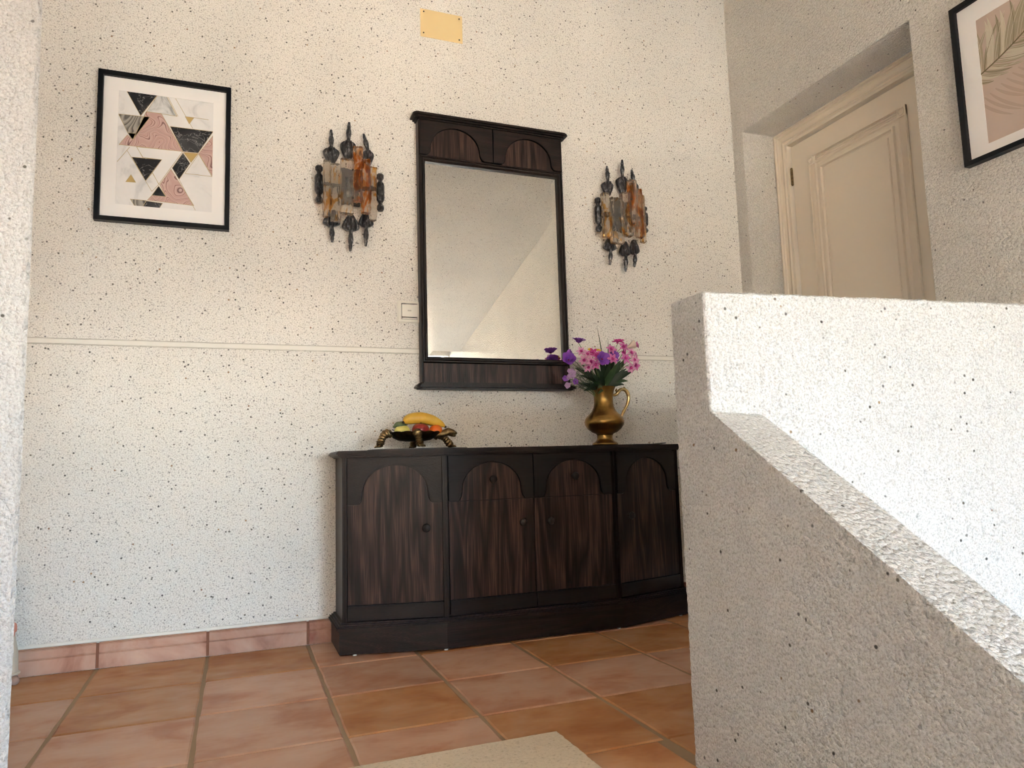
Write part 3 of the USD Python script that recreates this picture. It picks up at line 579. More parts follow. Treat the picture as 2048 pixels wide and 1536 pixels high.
# ------------------------------------------------------------------ wall sconces
def iron_fan(cx, zw, zn, w, zt, xt, h=0.030, seed=0):
    """shell: wide end at zw, narrow end at zn, spindle from the wide end to (xt, zt)"""
    nu, nv = 41, 12; V = []; s = 1 if zw > zn else -1
    for j in range(nv):
        v = j/(nv-1); ww = w*0.5*(0.34+0.66*math.sin(min(1.0, v*1.18)*PI/2)**1.1)*(1.0 if v < 0.8 else math.sqrt(max(0.02, 1-((v-0.8)/0.2)**2*0.55)))
        for i in range(nu):
            u = -1+2*i/(nu-1)
            zz = zn+(zw-zn)*v - s*0.006*(abs(u)**2)*(v > 0.5)*(v-0.5)*2
            d = 0.016*math.sqrt(max(0, 1-u*u))*(0.5+0.5*v) + 0.0042*math.cos(u*4.5*PI)*v*(1-u*u*0.5) - 0.004*v*v
            V.append((cx+u*ww, zz, h+d))
    n = len(V); V += [(x, z, h-0.008) for x, z, _ in V]
    F = []
    idx = lambda i, j, b=0: b*n + j*nu + i
    for j in range(nv-1):
        for i in range(nu-1):
            a, b, c, d = idx(i, j), idx(i+1, j), idx(i+1, j+1), idx(i, j+1)
            F += [(a, b, c), (a, c, d), (a+n, c+n, b+n), (a+n, d+n, c+n)]
    for i in range(nu-1):
        for j in (0, nv-1):
            a, b = idx(i, j), idx(i+1, j); F += [(a, b+n, b), (a, a+n, b+n)] if j == 0 else [(a, b, b+n), (a, b+n, a+n)]
    for j in range(nv-1):
        for i in (0, nu-1):
            a, b = idx(i, j), idx(i, j+1); F += [(a, b, b+n), (a, b+n, a+n)] if i == 0 else [(a, b+n, b), (a, a+n, b+n)]
    m = mapm(trimesh.Trimesh(np.array(V), np.array(F), process=False), fb)
    L = zt-zw
    pts = [(cx+(xt-cx)*q, zw+L*q-(0.004*s if q == 0 else 0), h+0.004) for q in (0, .12, .25, .4, .55, .68, .72, .78, .9, 1.0)]
    sp = tube([fb(*p) for p in pts], [.008, .0065, .0085, .0105, .0095, .006, .0072, .0068, .0052, .0042], 8)
    return [m, sp]
def iron_spool(cx, z0, z1, h=0.030):
    L = z1-z0
    prof = [(0.0, 0), (.010, .0), (.015, .06), (.014, .12), (.008, .18), (.0075, .22), (.015, .29), (.0165, .34), (.0165, .68), (.015, .73), (.0085, .78), (.008, .83), (.014, .88), (.0145, .96), (.010, 1.0), (0, 1.0)]
    return lathe([(r_, z0+L*q) for r_, q in prof], (cx, -h, 0), 8)
def slab(x0, x1, z0, z1, h0, h1, seed):
    q = mf.Manifold.batch_hull([mf.Manifold.sphere(0.005, 12).translate((x, -h, z)) for x in (x0+.005, x1-.005) for z in (z0+.005, z1-.005) for h in (h0, h1)]).refine_to_length(0.004)
    g = q.to_mesh(); m = trimesh.Trimesh(g.vert_properties[:, :3], g.tri_verts); v = m.vertices
    n = m.vertex_normals; s = (meshkit.noise(v*np.array([330, 60, 18.0]), seed)-0.5)*0.007 + (meshkit.noise(v*70, seed+5)-0.5)*0.003
    m.vertices = v+n*s[:, None]; return m
def sconce(label, cx, zc_, fans, spools, slabs, screws, amber):
    t = thing('wall_sconce', label, 'wall lamp')
    obj('backplate', [bx(cx-0.040, cx+0.040, -0.030, -0.020, zc_-0.075, zc_+0.07, 0.003), bx(cx-0.02, cx+0.02, -0.022, -0.001, zc_-0.05, zc_+0.05, 0.003), bx(cx-0.11, cx+0.11, -0.031, -0.022, zc_-0.008, zc_+0.008, 0.002)], 'iron_plate', t)
    obj('lamp_holder', [bx(cx-0.012, cx+0.012, -0.052, -0.028, zc_-0.045, zc_+0.035, 0.004)], 'wrought_iron', t)
    for k, f in enumerate(fans): obj('iron_fan', iron_fan(*f, seed=k), 'wrought_iron', t, smooth=40, label='black ribbed iron fan ornament')
    for s in spools: obj('iron_spool', iron_spool(*s), 'wrought_iron', t, smooth=30, label='black iron spool ornament')
    for k, s in enumerate(slabs): obj('glass_slab', slab(*s, seed=int(cx*100)+k), 'amber_glass' if k in amber else 'clear_glass', t, smooth=True, label='cast glass slab with amber streaks')
    for x, z, h in screws: obj('screw', lathe([(0, 0), (0.0042, 0), (0.0036, 0.003), (0, 0.004)], (x, -h, z), 12, (0, -1, 0)), 'screw_dark', t)
sconce('glass and black iron wall lamp left of the mirror', 0.812, 1.705,
       [(0.742, 1.853, 1.790, 0.064, 1.924, 0.741), (0.807, 1.889, 1.815, 0.064, 1.965, 0.810), (0.882, 1.860, 1.795, 0.050, 1.926, 0.866),
        (0.743, 1.540, 1.600, 0.066, 1.477, 0.745), (0.815, 1.528, 1.592, 0.068, 1.447, 0.812), (0.874, 1.549, 1.610, 0.060, 1.472, 0.871)],
       [(0.696, 1.628, 1.776), (0.930, 1.620, 1.771)],
       [(0.708, 0.738, 1.567, 1.786, .050, .066), (0.735, 0.773, 1.548, 1.773, .058, .078), (0.769, 0.819, 1.578, 1.794, .064, .084), (0.817, 0.853, 1.628, 1.848, .066, .086), (0.849, 0.884, 1.590, 1.803, .060, .080), (0.880, 0.910, 1.567, 1.782, .050, .068)],
       [(0.815, 1.750, .090), (0.815, 1.640, .090)], (3, 4))
sconce('narrower glass and black iron wall lamp right of the mirror', 2.004, 1.705,
       [(1.946, 1.858, 1.795, 0.060, 1.928, 1.945), (2.022, 1.888, 1.812, 0.062, 1.968, 2.024), (2.080, 1.868, 1.800, 0.050, 1.928, 2.070),
        (1.945, 1.540, 1.600, 0.064, 1.476, 1.938), (2.020, 1.522, 1.588, 0.056, 1.452, 2.016), (2.068, 1.534, 1.600, 0.052, 1.476, 2.062)],
       [(1.893, 1.624, 1.777), (2.128, 1.640, 1.760)],
       [(1.898, 1.934, 1.590, 1.790, .050, .066), (1.931, 1.989, 1.562, 1.768, .060, .080), (1.985, 2.031, 1.598, 1.795, .066, .086), (2.026, 2.062, 1.648, 1.860, .064, .084), (2.059, 2.092, 1.600, 1.822, .058, .078), (2.087, 2.110, 1.582, 1.799, .048, .066)],
       [(2.030, 1.765, .090), (2.036, 1.655, .088)], (3, 4))

# ------------------------------------------------------------------ on the sideboard
ZT = 0.680
def disc(cx, cy, z, rx, ry, th, n=64):
    a = np.linspace(0, 2*PI, n+1)[:-1]
    return exb(Polygon([(cx+rx*math.cos(q), cy+ry*math.sin(q)) for q in a]), z, z+th, ft, 0.0012)
obj('table_mat', disc(1.035, -0.165, ZT, 0.185, 0.118, 0.004), 'dark_felt', label='dark oval mat under the turtle fruit bowl', cat='mat')
# right mat, curling up a little at its right end
dm = disc(1.93, -0.168, ZT, 0.150, 0.088, 0.003).subdivide().subdivide()
v = dm.vertices; v[:, 2] += np.clip((v[:, 0]-1.98)/0.1, 0, 1)**2*0.007; dm.vertices = v
obj('table_mat', dm, 'dark_felt', label='dark oval mat beside the brass jug, right end curling up', cat='mat')
ZM = ZT+0.004
# turtle bowl
tb = thing('fruit_bowl', 'bronze bowl shaped like a turtle on four clawed legs', 'bowl')
bc = np.array([1.020, -0.165])
def bowl():
    n = 72; rings = [(0.0, .7115, 0), (.035, .7115, 0), (.062, .715, 0), (.082, .724, 0), (.094, .735, 0.3), (.101, .7425, 1), (.104, .7455, 1), (.101, .747, 1), (.096, .7455, 1), (.088, .737, .3), (.074, .726, 0), (.05, .719, 0), (0.0, .717, 0)]
    V, F = [], []
    for r_, z, k in rings:
        for i in range(n):
            a = 2*PI*i/n; lob = 1+k*0.022*abs(math.sin(a*7))
            V.append((bc[0]+r_*lob*0.93*math.cos(a), bc[1]+r_*lob*0.80*math.sin(a), z-k*0.0035*(1-abs(math.sin(a*7)))))
    for j in range(len(rings)-1):
        for i in range(n):
            a, b = j*n+i, j*n+(i+1) % n; F += [(a, b, b+n), (a, b+n, a+n)]
    m = trimesh.Trimesh(np.array(V), np.array(F), process=False); m.merge_vertices(); m.update_faces(m.nondegenerate_faces()); return fixw(m)
obj('shell', bowl(), 'bronze', tb, smooth=40)
def leg(p):
    P = spl(p, 18); R = np.interp(np.linspace(0, 1, 18), [0, .25, .6, .85, 1], [.012, .0160, .0125, .0145, .0105]); R = R*(1+0.10*np.cos(np.arange(18)*PI))
    m = [tube(P, R, 12)]
    d = P[-1]-P[-4]; d[2] = 0; d = d/max(1e-6, np.linalg.norm(d)); s = np.array([-d[1], d[0], 0])
    for k in (-1, 0, 1): m.append(tube([P[-1]+s*k*.006+np.array([0, 0, -.001]), P[-1]+s*k*.0085+d*.008+np.array([0, 0, -.002]), P[-1]+s*k*.009+d*.014+np.array([0, 0, -.005])], [.0045, .0038, .0015], 8))
    return m
for p in ([(0.935, -.170, .735), (.912, -.180, .739), (.898, -.188, .722), (.886, -.195, .6955)], [(1.014, -.225, .730), (1.014, -.247, .735), (1.017, -.252, .715), (1.022, -.258, .6955)],
          [(1.105, -.135, .728), (1.137, -.125, .732), (1.158, -.118, .712), (1.178, -.110, .6955)], [(1.035, -.105, .728), (1.038, -.088, .732), (1.038, -.082, .715), (1.036, -.076, .6955)]):
    obj('leg', leg(p), 'bronze_leg', tb, smooth=40, label='scaly bronze leg with claws')
J = {'a': ((1.096, -.178, .733), .0125), 'b': ((1.122, -.182, .7365), .0125), 'c': ((1.144, -.186, .7440), .0145), 'd': ((1.159, -.188, .7420), .0110), 'e': ((1.170, -.190, .7385), .006), 'f': ((1.156, -.188, .7320), .0065), 'g': ((1.167, -.190, .7290), .004)}
obj('head', hullbones(J, ['ab', 'bc', 'cd', 'de', 'cf', 'fg'], .003, 6), 'bronze_leg', tb, smooth=True, label='bronze turtle head on stretched neck')
J = {'a': ((0.930, -.155, .735), .006), 'b': ((.912, -.150, .741), .003)}
obj('tail', hullbones(J, ['ab'], .003, 4), 'bronze', tb, smooth=True)
# fruit
t = thing('banana', 'thick yellow banana lying across the top of the fruit bowl', 'banana')
P = spl([(.981, -.172, .7830), (1.005, -.172, .7930), (1.042, -.172, .7965), (1.082, -.172, .7890), (1.115, -.172, .7760), (1.1345, -.172, .7650)], 26)
u = np.linspace(0, 1, 26); R = np.interp(u, [0, .05, .15, .4, .7, .9, .97, 1], [.008, .0155, .0205, .0228, .0205, .0130, .0070, .004])
obj('peel', tube(P, R, 7), 'banana_skin', t, smooth=50)
obj('tip', ell(P[-1]+np.array([.002, 0, -.002]), (.0045, .0045, .0045), 2), 'fruit_tip', t)
obj('stalk_end', ell(P[0]+np.array([-.001, 0, -.002]), (.0055, .0055, .0055), 2), 'fruit_tip', t)
def apple(c, r, k=0.88):
    a = np.linspace(-PI/2, PI/2, 24)
    return lathe([(max(0, r*math.cos(q)*(1+0.06*math.sin(q))), r*k*math.sin(q)-0.18*r*math.exp(-((PI/2-q)/0.33)**2)) for q in a], c, 32)
t = thing('apple', 'dark red apple in the middle of the fruit bowl', 'apple')
obj('flesh', apple((1.0385, -.190, .7500), .0315), 'apple_skin', t, smooth=True)
obj('stalk', tube([(1.0385, -.190, .768), (1.0385, -.190, .774), (1.040, -.191, .7795)], .0013, 8), 'fruit_tip', t)
t = thing('orange', 'small bright orange beside the turtle head in the bowl', 'orange')
obj('peel', ell((1.0985, -.176, .7505), (.0245, .0245, .0205)), 'orange_skin', t, smooth=True)
obj('stalk_button', ell((1.0985, -.176, .7708), (.003, .003, .0015), 2), 'fruit_tip', t)
t = thing('pear', 'pale yellow pear at the left of the fruit bowl', 'pear')
J = {'a': ((.9585, -.185, .7500), .0155), 'b': ((.9815, -.187, .7500), .0185)}
obj('flesh', hullbones(J, ['ab'], .004, 8), 'pear_skin', t, smooth=True)
obj('stalk', tube([(.9445, -.184, .7500), (.938, -.184, .7520), (.935, -.184, .7550)], .0013, 8), 'fruit_tip', t)
t = thing('lime', 'dark green lime tucked behind the banana end', 'lime')
J = {'a': ((.966, -.140, .7730), .0125), 'b': ((.985, -.136, .7730), .0140), 'c': ((.952, -.142, .7675), .0045)}
obj('flesh', hullbones(J, ['ab', 'ac'], .004, 6), 'lime_skin', t, smooth=True)
obj('stalk_button', ell((.9480, -.1425, .7660), (.0022, .0022, .0022), 1), 'fruit_tip', t)

# ------------------------------------------------------------------ brass jug
JX, JY = 1.8055, -0.165
jz = ZT+0.003
jg = thing('brass_jug', 'tarnished brass jug with scrolled handle holding the bouquet', 'jug')
prof = [(0, jz), (.050, jz), (.053, jz+.003), (.051, jz+.008), (.040, jz+.015), (.034, jz+.021), (.0315, jz+.027), (.0315, jz+.040), (.034, jz+.044), (.036, jz+.0465), (.052, jz+.053), (.068, jz+.066), (.0785, jz+.083), (.0805, jz+.095), (.0770, jz+.107),
        (.070, jz+.116), (.069, jz+.1175), (.060, jz+.126), (.049, jz+.138), (.042, jz+.152), (.0385, jz+.170), (.0380, jz+.186), (.0395, jz+.203), (.0435, jz+.219), (.0495, jz+.2335), (.0505, jz+.236), (.0490, jz+.2365),
        (.0420, jz+.219), (.0365, jz+.190), (.0370, jz+.165), (.0400, jz+.150), (0, jz+.150)]
obj('body', lathe(prof, (JX, JY, 0), 64), 'aged_brass', jg, smooth=28)
hp = spl([(1.838, JY, .886), (1.852, JY, .887), (1.866, JY, .890), (1.877, JY, .902), (1.893, JY, .911), (1.906, JY, .909), (1.921, JY, .890), (1.922, JY, .868), (1.914, JY, .846), (1.902, JY, .827), (1.893, JY, .813), (1.887, JY, .800), (1.889, JY, .788), (1.882, JY, .778)], 44)
hr = np.interp(np.linspace(0, 1, 44), [0, .1, .17, .25, .42, .6, .75, .8, .85, .95, 1], [.0045, .0055, .0085, .0065, .0080, .0070, .0055, .0070, .0055, .0048, .003])
obj('handle', [tube(hp, hr, 12), tube([(1.872, JY, .899), (1.865, JY, .906), (1.868, JY, .914)], [.005, .0045, .002], 8), tube([(1.904, JY, .909), (1.906, JY, .917), (1.902, JY, .922)], [.005, .004, .0015], 8)], 'bright_brass', jg, smooth=40, label='bright scrolled brass handle')

# ------------------------------------------------------------------ bouquet
MO = np.array([JX, JY, jz+.20])
fr_ = random.Random(21)
def frame_of(d):
    d = np.array(d, float); d /= np.linalg.norm(d); a = np.array([0, 0, 1.0]) if abs(d[2]) < .9 else np.array([1.0, 0, 0])
    u = np.cross(a, d); u /= np.linalg.norm(u); return u, np.cross(d, u), d
def petals(c, d, n, L, wid, lift, curl, ph=0.0, pw=1.0, cup=0.0):
    """n petals round c facing d; lift = angle above the flower plane, curl = backward bend at the tip"""
    U, Vv, D = frame_of(d); out = []
    for k in range(n):
        a = 2*PI*k/n+ph+fr_.uniform(-.12, .12); rdir = math.cos(a)*U+math.sin(a)*Vv; sdir = -math.sin(a)*U+math.cos(a)*Vv
        nu, nv = 5, 7; V, F = [], []; l2 = L*fr_.uniform(.9, 1.08)
        for j in range(nv):
            v_ = j/(nv-1); el = lift-curl*v_; r_ = l2*v_*math.cos(lift-curl*v_*.5); hgt = l2*v_*math.sin(lift-curl*v_*.5)
            w = wid*(math.sin(PI*min(1, .12+.86*v_))**pw)
            for i in range(nu):
                s_ = -1+2*i/(nu-1)
                V.append(np.array(c)+rdir*r_+D*(hgt+cup*s_*s_*w+(.0012+.05*wid*v_)*math.sin(7*v_+4*s_+k*2.1))+sdir*s_*w)
        for j in range(nv-1):
            for i in range(nu-1):
                p = j*nu+i; F += [(p, p+1, p+nu+1), (p, p+nu+1, p+nu)]
        m = trimesh.Trimesh(np.array(V), np.array(F), process=False); out.append(m)
    return trimesh.util.concatenate(out)
def stem_to(p, side=None, r_=.0014, n=12, root=None):
    p = np.array(p, float); b = MO+np.array([(p[0]-JX)*.12, (p[1]-JY)*.12, -.02]) if root is None else np.array(root, float)
    mid = b*.5+p*.5+np.array([-(p[0]-JX)*.10, 0, .010])
    return tube(spl([b, mid, p], n), r_, 6)
def lily(par, p, d, pal='petal_pink', s=1.0):
    b = obj('bloom', petals(p, d, 6, .0235*s, .0062*s, .55, .75, fr_.random()*6, .8, .35), pal, par, smooth=True)
    obj('bloom_throat', petals(np.array(p)+np.array(d)/np.linalg.norm(d)*.0015, d, 6, .0105*s, .0026*s, .85, .3, fr_.random()*6), 'petal_magenta', b, smooth=True)
    return b
def lily_stem(label, spots, pal=None):
    t = thing('pink_lily_stem', label, 'flower', 'pink lily stems in the jug')
    pts = np.array([q for q, _ in spots]); hub = pts.mean(0); hub = MO*.35+hub*.65
    ms = [stem_to(hub, r_=.0018)]
    for q, d in spots: ms.append(stem_to(np.array(q)-np.array(d)*.001, root=hub, r_=.0011))
    obj('stem', ms, 'stem_green', t, smooth=True)
    for k, (q, d) in enumerate(spots): lily(t, q, d, (pal or ('petal_pink', 'petal_pink_pale'))[k % 2], fr_.uniform(.95, 1.15))
F_ = (0, -1, .25)
lily_stem('pink lily stem on the left of the bouquet, below the purple cup flower', [((1.700, -.19, 1.058), (-.3, -1, .4)), ((1.722, -.20, 1.045), (0, -1, .5)), ((1.712, -.19, 1.024), (-.4, -1, -.1)), ((1.735, -.20, 1.018), (.1, -1, -.1)), ((1.728, -.19, .997), (0, -1, -.4))], ('petal_pink_pale', 'petal_pink_pale'))
lily_stem('two pink lilies one above the other at the centre of the bouquet', [((1.822, -.215, 1.066), (0, -1, .5)), ((1.823, -.220, 1.026), F_)], ('petal_pink', 'petal_pink'))
lily_stem('cluster of pink lilies at the right edge of the bouquet', [((1.895, -.20, 1.034), (0, -1, .2)), ((1.928, -.19, 1.058), (.3, -1, .4)), ((1.955, -.18, 1.044), (.8, -.7, .1)), ((1.936, -.20, 1.028), (.1, -1, .2)), ((1.945, -.19, 1.008), (.3, -1, -.3)), ((1.918, -.20, .998), (-.1, -1, -.5))], ('petal_pink', 'petal_pink_pale'))
lily_stem('tall deep pink lily stem rising at the upper right of the bouquet', [((1.890, -.16, 1.108), (-.3, -.6, 1)), ((1.905, -.17, 1.086), (.1, -1, .3)), ((1.910, -.16, 1.072), (.6, -.8, -.2))], ('petal_magenta', 'petal_pink'))
lily_stem('bright pink lily between the yellow daisies and purple poppy', [((1.762, -.205, 1.040), (-.1, -1, .2)), ((1.748, -.20, 1.052), (-.2, -1, .5)), ((1.755, -.20, 1.008), (0, -1, -.4))], ('petal_pink', 'petal_magenta'))
def poppy(label, p, d, s=1.0, lift=.6, pal='petal_purple', n=5):
    t = thing('purple_poppy', label, 'flower', 'purple poppies in the jug')
    obj('stem', stem_to(p), 'stem_green', t, smooth=True)
    obj('bloom', [petals(p, d, n, .034*s, .0155*s, lift+.12, .35, fr_.random()*6, .55, .35), petals(p, d, 4, .026*s, .012*s, lift+.45, .35, fr_.random()*6, .55, .4)], pal, t, smooth=True)
    obj('bloom_center', ell(np.array(p)+np.array(d)/np.linalg.norm(d)*.004, (.005, .005, .005), 1), 'petal_deep', t)
poppy('purple cup-shaped poppy standing highest on the left, seen from the side', (1.700, -.17, 1.098), (.1, -.25, 1), 1.0, .55)
poppy('large purple poppy at the left edge, in front of the mirror frame', (1.655, -.165, 1.024), (-.35, -1, .35), 1.1, .75)
poppy('purple poppy in the middle of the bouquet, under the yellow daisies', (1.783, -.205, 1.026), (0, -1, .15), 1.05, .6)
poppy('purple poppy behind the two centre lilies', (1.846, -.175, 1.045), (.3, -1, .2), .95, .6)
poppy('purple poppy turned towards the mirror at the back left', (1.690, -.120, 1.045), (-.4, .6, .5), 1.05, .7)
for label, p in (('yellow daisy at the back of the bouquet, on the left', (1.744, -.185, 1.066)), ('yellow daisy at the back of the bouquet, on the right', (1.782, -.185, 1.064))):
    t = thing('yellow_daisy', label, 'flower', 'yellow daisies in the jug')
    obj('stem', stem_to(p), 'stem_green', t, smooth=True)
    obj('bloom', petals(p, (0, -.6, 1), 9, .0125, .004, .5, .3), 'petal_yellow', t, smooth=True)
    obj('bloom_center', ell(np.array(p)+np.array([0, -.002, .004]), (.005, .005, .004), 1), 'petal_yellow', t)
t = thing('pale_hydrangea', 'pale lilac hydrangea hanging low at the left of the bouquet', 'flower')
obj('stem', stem_to((1.662, -.17, .962)), 'stem_green', t, smooth=True)
for k in range(9):
    q = (1.652+fr_.uniform(-.014, .016), -.185+fr_.uniform(-.006, .006), .966+fr_.uniform(-.016, .017))
    obj('floret', petals(q, (fr_.uniform(-.5, .3), -1, fr_.uniform(-.3, .5)), 4, .010, .006, .3, .3, fr_.random()*6, .6), 'petal_violet_pale', t, smooth=True)
for label, p, d, pal in (('small purple violet at the left edge under the hydrangea', (1.634, -.175, .952), (-.5, -1, -.2), 'petal_purple'), ('lowest pale violet, hanging beside the mirror bottom rail', (1.642, -.175, .924), (-.4, -1, -.3), 'petal_violet_pale'), ('small blue-violet bloom among the needles on the lower left', (1.672, -.185, .938), (0, -1, 0), 'petal_purple')):
    t = thing('violet', label, 'flower')
    obj('stem', stem_to(p), 'stem_green', t, smooth=True)
    obj('bloom', petals(p, d, 5, .014, .0075, .4, .3, fr_.random()*6, .6), pal, t, smooth=True)
t = thing('calla_lily', 'cream funnel flower with pink tip at the upper right of the bouquet', 'flower')
obj('stem', stem_to((1.925, -.16, 1.085)), 'stem_green', t, smooth=True)
cv, cf = [], []
for j in range(9):
    q = j/8; c = np.array([1.925+.038*q, -.16, 1.085+.010*q+.008*q*q]); R_ = .003+.015*q**1.5
    for i in range(17):
        a = 2*PI*i/16*.93; cv.append(c+np.array([-.3*R_*math.cos(a), R_*math.sin(a), R_*math.cos(a)]))
for j in range(8):
    for i in range(16): p = j*17+i; cf += [(p, p+1, p+18), (p, p+18, p+17)]
obj('bloom', trimesh.Trimesh(np.array(cv), np.array(cf), process=False), 'petal_white', t, smooth=True)
obj('bloom_tip', petals((1.966, -.165, 1.098), (1, -.3, .2), 4, .018, .010, .9, .4, .4, .6, .3), 'petal_pink', t, smooth=True)
def blade(p0, p1, w, bend=(0, 0, 0), n=9, fold=.25):
    p0, p1 = np.array(p0, float), np.array(p1, float); mid = (p0+p1)/2+np.array(bend); P = spl([p0, mid, p1], n)
    T = np.gradient(P, axis=0); T /= np.linalg.norm(T, axis=1, keepdims=True)
    V, F = [], []
    for k in range(n):
        sd = np.cross(T[k], np.array([0, -1.0, .25])); sd /= max(np.linalg.norm(sd), 1e-6); nn = np.cross(sd, T[k])
        ww = w*math.sin(PI*min(1, .10+.89*(k/(n-1))))**.75
        for s_ in (-1, 0, 1): V.append(P[k]+sd*s_*ww+nn*abs(s_)*fold*ww)
    for k in range(n-1):
        for i in (0, 1): q = k*3+i; F += [(q, q+1, q+4), (q, q+4, q+3)]
    return trimesh.Trimesh(np.array(V), np.array(F), process=False)
for label, p, b in (('long thin grass blade, tallest of the bouquet', (1.789, -.165, 1.172), (.010, 0, .004)), ('short curved grass blade right of the tallest one', (1.839, -.165, 1.123), (.008, 0, .012))):
    t = thing('grass_blade', label, 'grass')
    obj('blade', blade(MO+np.array([.004, 0, 0]), p, .0026, b, 12), 'leaf_mid', t, smooth=True)
def spray(label, tips, w, m='leaf_dark', m2='leaf_mid'):
    t = thing('leaf_spray', label, 'leaves', None)
    hub = MO+np.array([0, 0, .028])
    obj('stem', tube([MO+np.array([0, 0, -.03]), MO, hub], .002, 6), 'stem_green', t, smooth=True)
    for k, p in enumerate(tips):
        p = np.array(p, float); b = hub+(p-hub)*.10+np.array([fr_.uniform(-.010, .010), 0, fr_.uniform(-.006, .004)])
        obj('leaf', blade(b, p, w*fr_.uniform(.55, .95), (0, -.008, fr_.uniform(.002, .014))), m if fr_.random() < .75 else m2, t, smooth=True)
spray('broad dark leaves at the front of the bouquet under the centre lilies', [(1.770, -.215, 1.005), (1.745, -.235, .985), (1.805, -.235, 1.012), (1.842, -.235, 1.010), (1.790, -.205, 1.025), (1.862, -.22, 1.022), (1.725, -.225, .960), (1.815, -.22, 1.03), (1.756, -.22, .935)], .0155)
spray('dark pointed leaves on the right of the bouquet', [(1.950, -.185, .993), (1.925, -.195, .985), (1.913, -.185, .943), (1.898, -.200, .992), (1.905, -.175, 1.015), (1.893, -.195, .962), (1.880, -.21, .925), (1.918, -.165, 1.035), (1.885, -.14, 1.06)], .0135)
spray('dark leaves hanging over the jug rim on the left', [(1.703, -.195, .900), (1.752, -.222, .884), (1.722, -.205, .912), (1.690, -.18, .930), (1.735, -.215, .930), (1.700, -.17, .965), (1.745, -.23, .905)], .0105)
spray('upright dark leaves at the back of the bouquet', [(1.865, -.13, 1.072), (1.885, -.125, 1.062), (1.820, -.125, 1.040), (1.775, -.125, 1.035), (1.735, -.125, 1.015), (1.85, -.12, 1.02), (1.905, -.125, 1.0), (1.70, -.13, 1.0)], .014)
t = thing('asparagus_fern', 'fine grey-green needle foliage on the left of the bouquet', 'foliage')
obj('stem', [stem_to((x, -.18, z), r_=.0009) for x, z in ((1.655, .985), (1.662, .945), (1.680, 1.0), (1.69, .915))], 'stem_green', t, smooth=True)
nd = []
for x, z in ((1.655, .985), (1.662, .945), (1.680, 1.0), (1.69, .915), (1.668, .968)):
    for k in range(46):
        q = fr_.random()**.7; b = MO*(1-q)+np.array([x, -.18, z])*q+np.array([0, -.006, .012*math.sin(PI*q)])
        dd = np.array([fr_.uniform(-1, .5), fr_.uniform(-.8, .4), fr_.uniform(-.7, 1)]); dd /= np.linalg.norm(dd)
        nd.append(tube([b, b+dd*.013, b+dd*.026+np.array([0, 0, -.003])], [.0007, .0006, .0003], 3))
obj('needles', nd, 'leaf_grey', t, kind='stuff')

# ------------------------------------------------------------------ rug
X0, X1, Y0, YB = 0.36, 1.1065, -2.30, -1.1705
r = random.Random(9); edge = []
def jit(): return r.uniform(-.0018, .0018)
for k in range(60): edge.append((X0+(X1-X0)*k/60, YB+jit()*.5))
for k in range(100): edge.append((X1+jit(), YB+(Y0-YB)*k/100))
for k in range(40): edge.append((X1+(X0-X1)*k/40, Y0+jit()))
for k in range(60): edge.append((X0+jit(), Y0+(YB-Y0)*k/60))
rug = thing('rug', 'plain cream rug on the terracotta tiles in front of the sideboard', 'rug')
obj('pile', exb(Polygon(edge).buffer(0), 0.0, 0.010, ft, 0.003), 'rug_wool', rug)
fz = []
for k in range(150):
    y = YB-.004-(YB-Y0-.01)*k/150
    fz.append(tube([(X1-.004, y, .005), (X1+.003, y+r.uniform(-.003, .003), .004), (X1+r.uniform(.003, .008), y+r.uniform(-.005, .005), .0018)], [.0016, .0014, .0009], 4))
obj('frayed_edge', fz, 'rug_wool', rug, kind='stuff')

# ------------------------------------------------------------------ figurine behind the wall end
fg = thing('figurine', 'ceramic figurine in cream trousers, half hidden by the stucco wall end at the left edge', 'figurine', loc=(-0.245, -0.085, 0))
cx, cy = -0.245, -0.085
def sh(d): return {k: ((cx+p[0], cy+p[1], p[2]), q) for k, (p, q) in d.items()}
J = sh({'h': ((0, 0, .165), .030), 'kl': ((-.026, -.004, .09), .020), 'kr': ((.026, -.004, .09), .019), 'al': ((-.027, 0, .030), .021), 'ar': ((.027, 0, .030), .019)})
obj('trousers', hullbones(J, [('h', 'kl'), ('h', 'kr'), ('kl', 'al'), ('kr', 'ar')], .006, 6), 'ceramic_cream', fg, smooth=True)
for s in (-1, 1):
    J = sh({'a': ((.026*s+.002, .004, .017), .0165), 'b': ((.026*s+.016*max(s, 0)-.004*max(-s, 0), -.018, .0125), .0125)})
    obj('shoe', hullbones(J, [('a', 'b')], .004, 6), 'ceramic_shoe', fg, smooth=True)
    obj('trouser_cuff', lathe([(.016, .028), (.0235, .029), (.0245, .033), (.022, .037), (.014, .037)], (cx+.027*s, cy, 0), 20), 'ceramic_cream', fg, smooth=True)
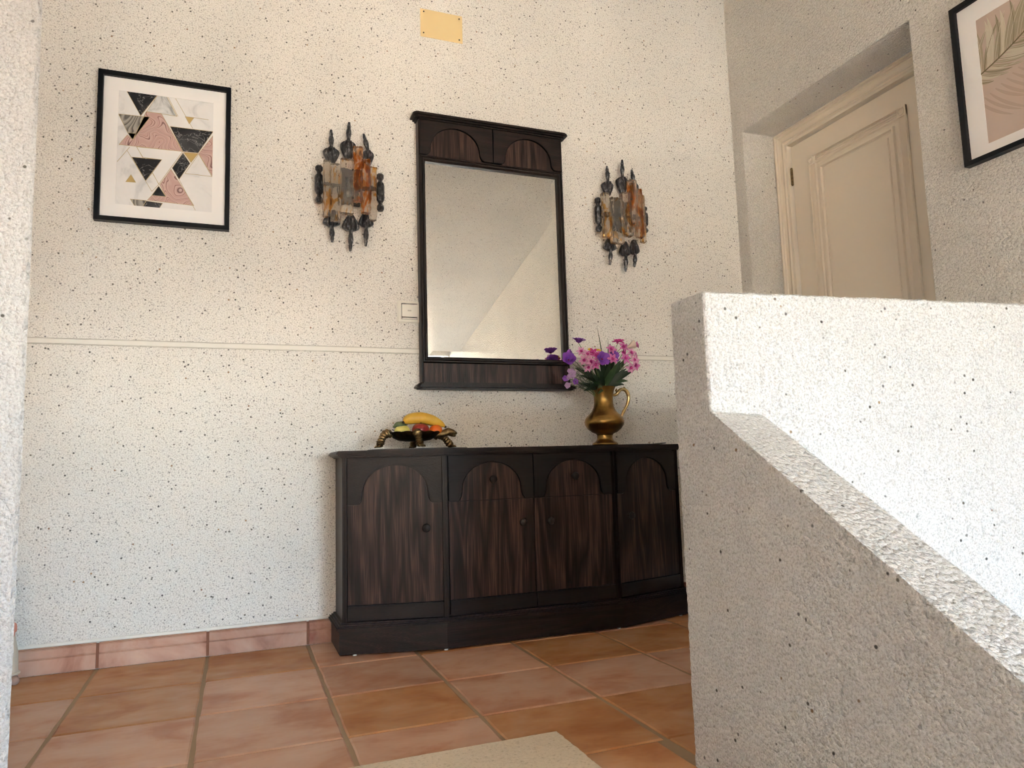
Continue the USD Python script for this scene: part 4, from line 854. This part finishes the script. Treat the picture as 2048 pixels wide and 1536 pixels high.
J = sh({'a': ((-.010, 0, .165), .026), 'b': ((-.010, 0, .235), .025), 'c': ((-.026, 0, .262), .015), 'd': ((.002, 0, .262), .014), 'el': ((-.052, 0, .215), .012), 'er': ((.005, -.004, .215), .0115), 'wl': ((-.054, -.01, .172), .010), 'wr': ((.020, -.014, .182), .009)})
obj('shirt', hullbones(J, [('a', 'b'), ('b', 'c'), ('b', 'd'), ('c', 'el'), ('d', 'er'), ('el', 'wl'), ('er', 'wr')], .006, 6), 'ceramic_blue', fg, smooth=True)
def hand(s, x, y, z):
    J = sh({'w': ((x, y, z), .0085), 'p': ((x+.002*s, y-.004, z-.014), .0085)}); B = [('w', 'p')]
    for k in range(4):
        J[f'f{k}'] = ((cx+x+.002*s, cy+y-.010+.0045*k, z-.018), .0028); J[f'g{k}'] = ((cx+x+.001*s, cy+y-.011+.0047*k, z-.034+.0015*abs(k-1)), .0024); B.append((f'f{k}', f'g{k}'))
    J['t0'] = ((cx+x+.002*s, cy+y-.010, z-.010), .003); J['t1'] = ((cx+x-.001*s, cy+y-.017, z-.021), .0026); B.append(('t0', 't1'))
    return hullbones(J, B, .003, 3)
J = sh({'n': ((-.011, 0, .275), .012), 'h': ((-.011, -.002, .312), .025), 'c': ((-.011, -.010, .300), .018), 'o': ((-.011, -.029, .306), .004), 'e1': ((-.037, 0, .310), .005), 'e2': ((.012, 0, .310), .005)})
obj('head', hullbones(J, [('n', 'h'), ('h', 'c'), ('c', 'o'), ('h', 'e1'), ('h', 'e2')], .004, 3), 'ceramic_skin', fg, smooth=True)
obj('hand', hand(1, .032, -.014, .176), 'ceramic_skin', fg, smooth=True); obj('hand', hand(-1, -.054, -.010, .168), 'ceramic_skin', fg, smooth=True)
J = sh({'a': ((-.011, .004, .322), .0250), 'b': ((-.011, .010, .308), .0220)})
obj('hair', hullbones(J, [('a', 'b')], .005, 4), 'ceramic_hair', fg, smooth=True)
for s in (-1, 1): obj('eye', ell((cx-.011+.010*s, cy-.0255, .314), (.003, .002, .003), 2), 'ceramic_hair', fg)
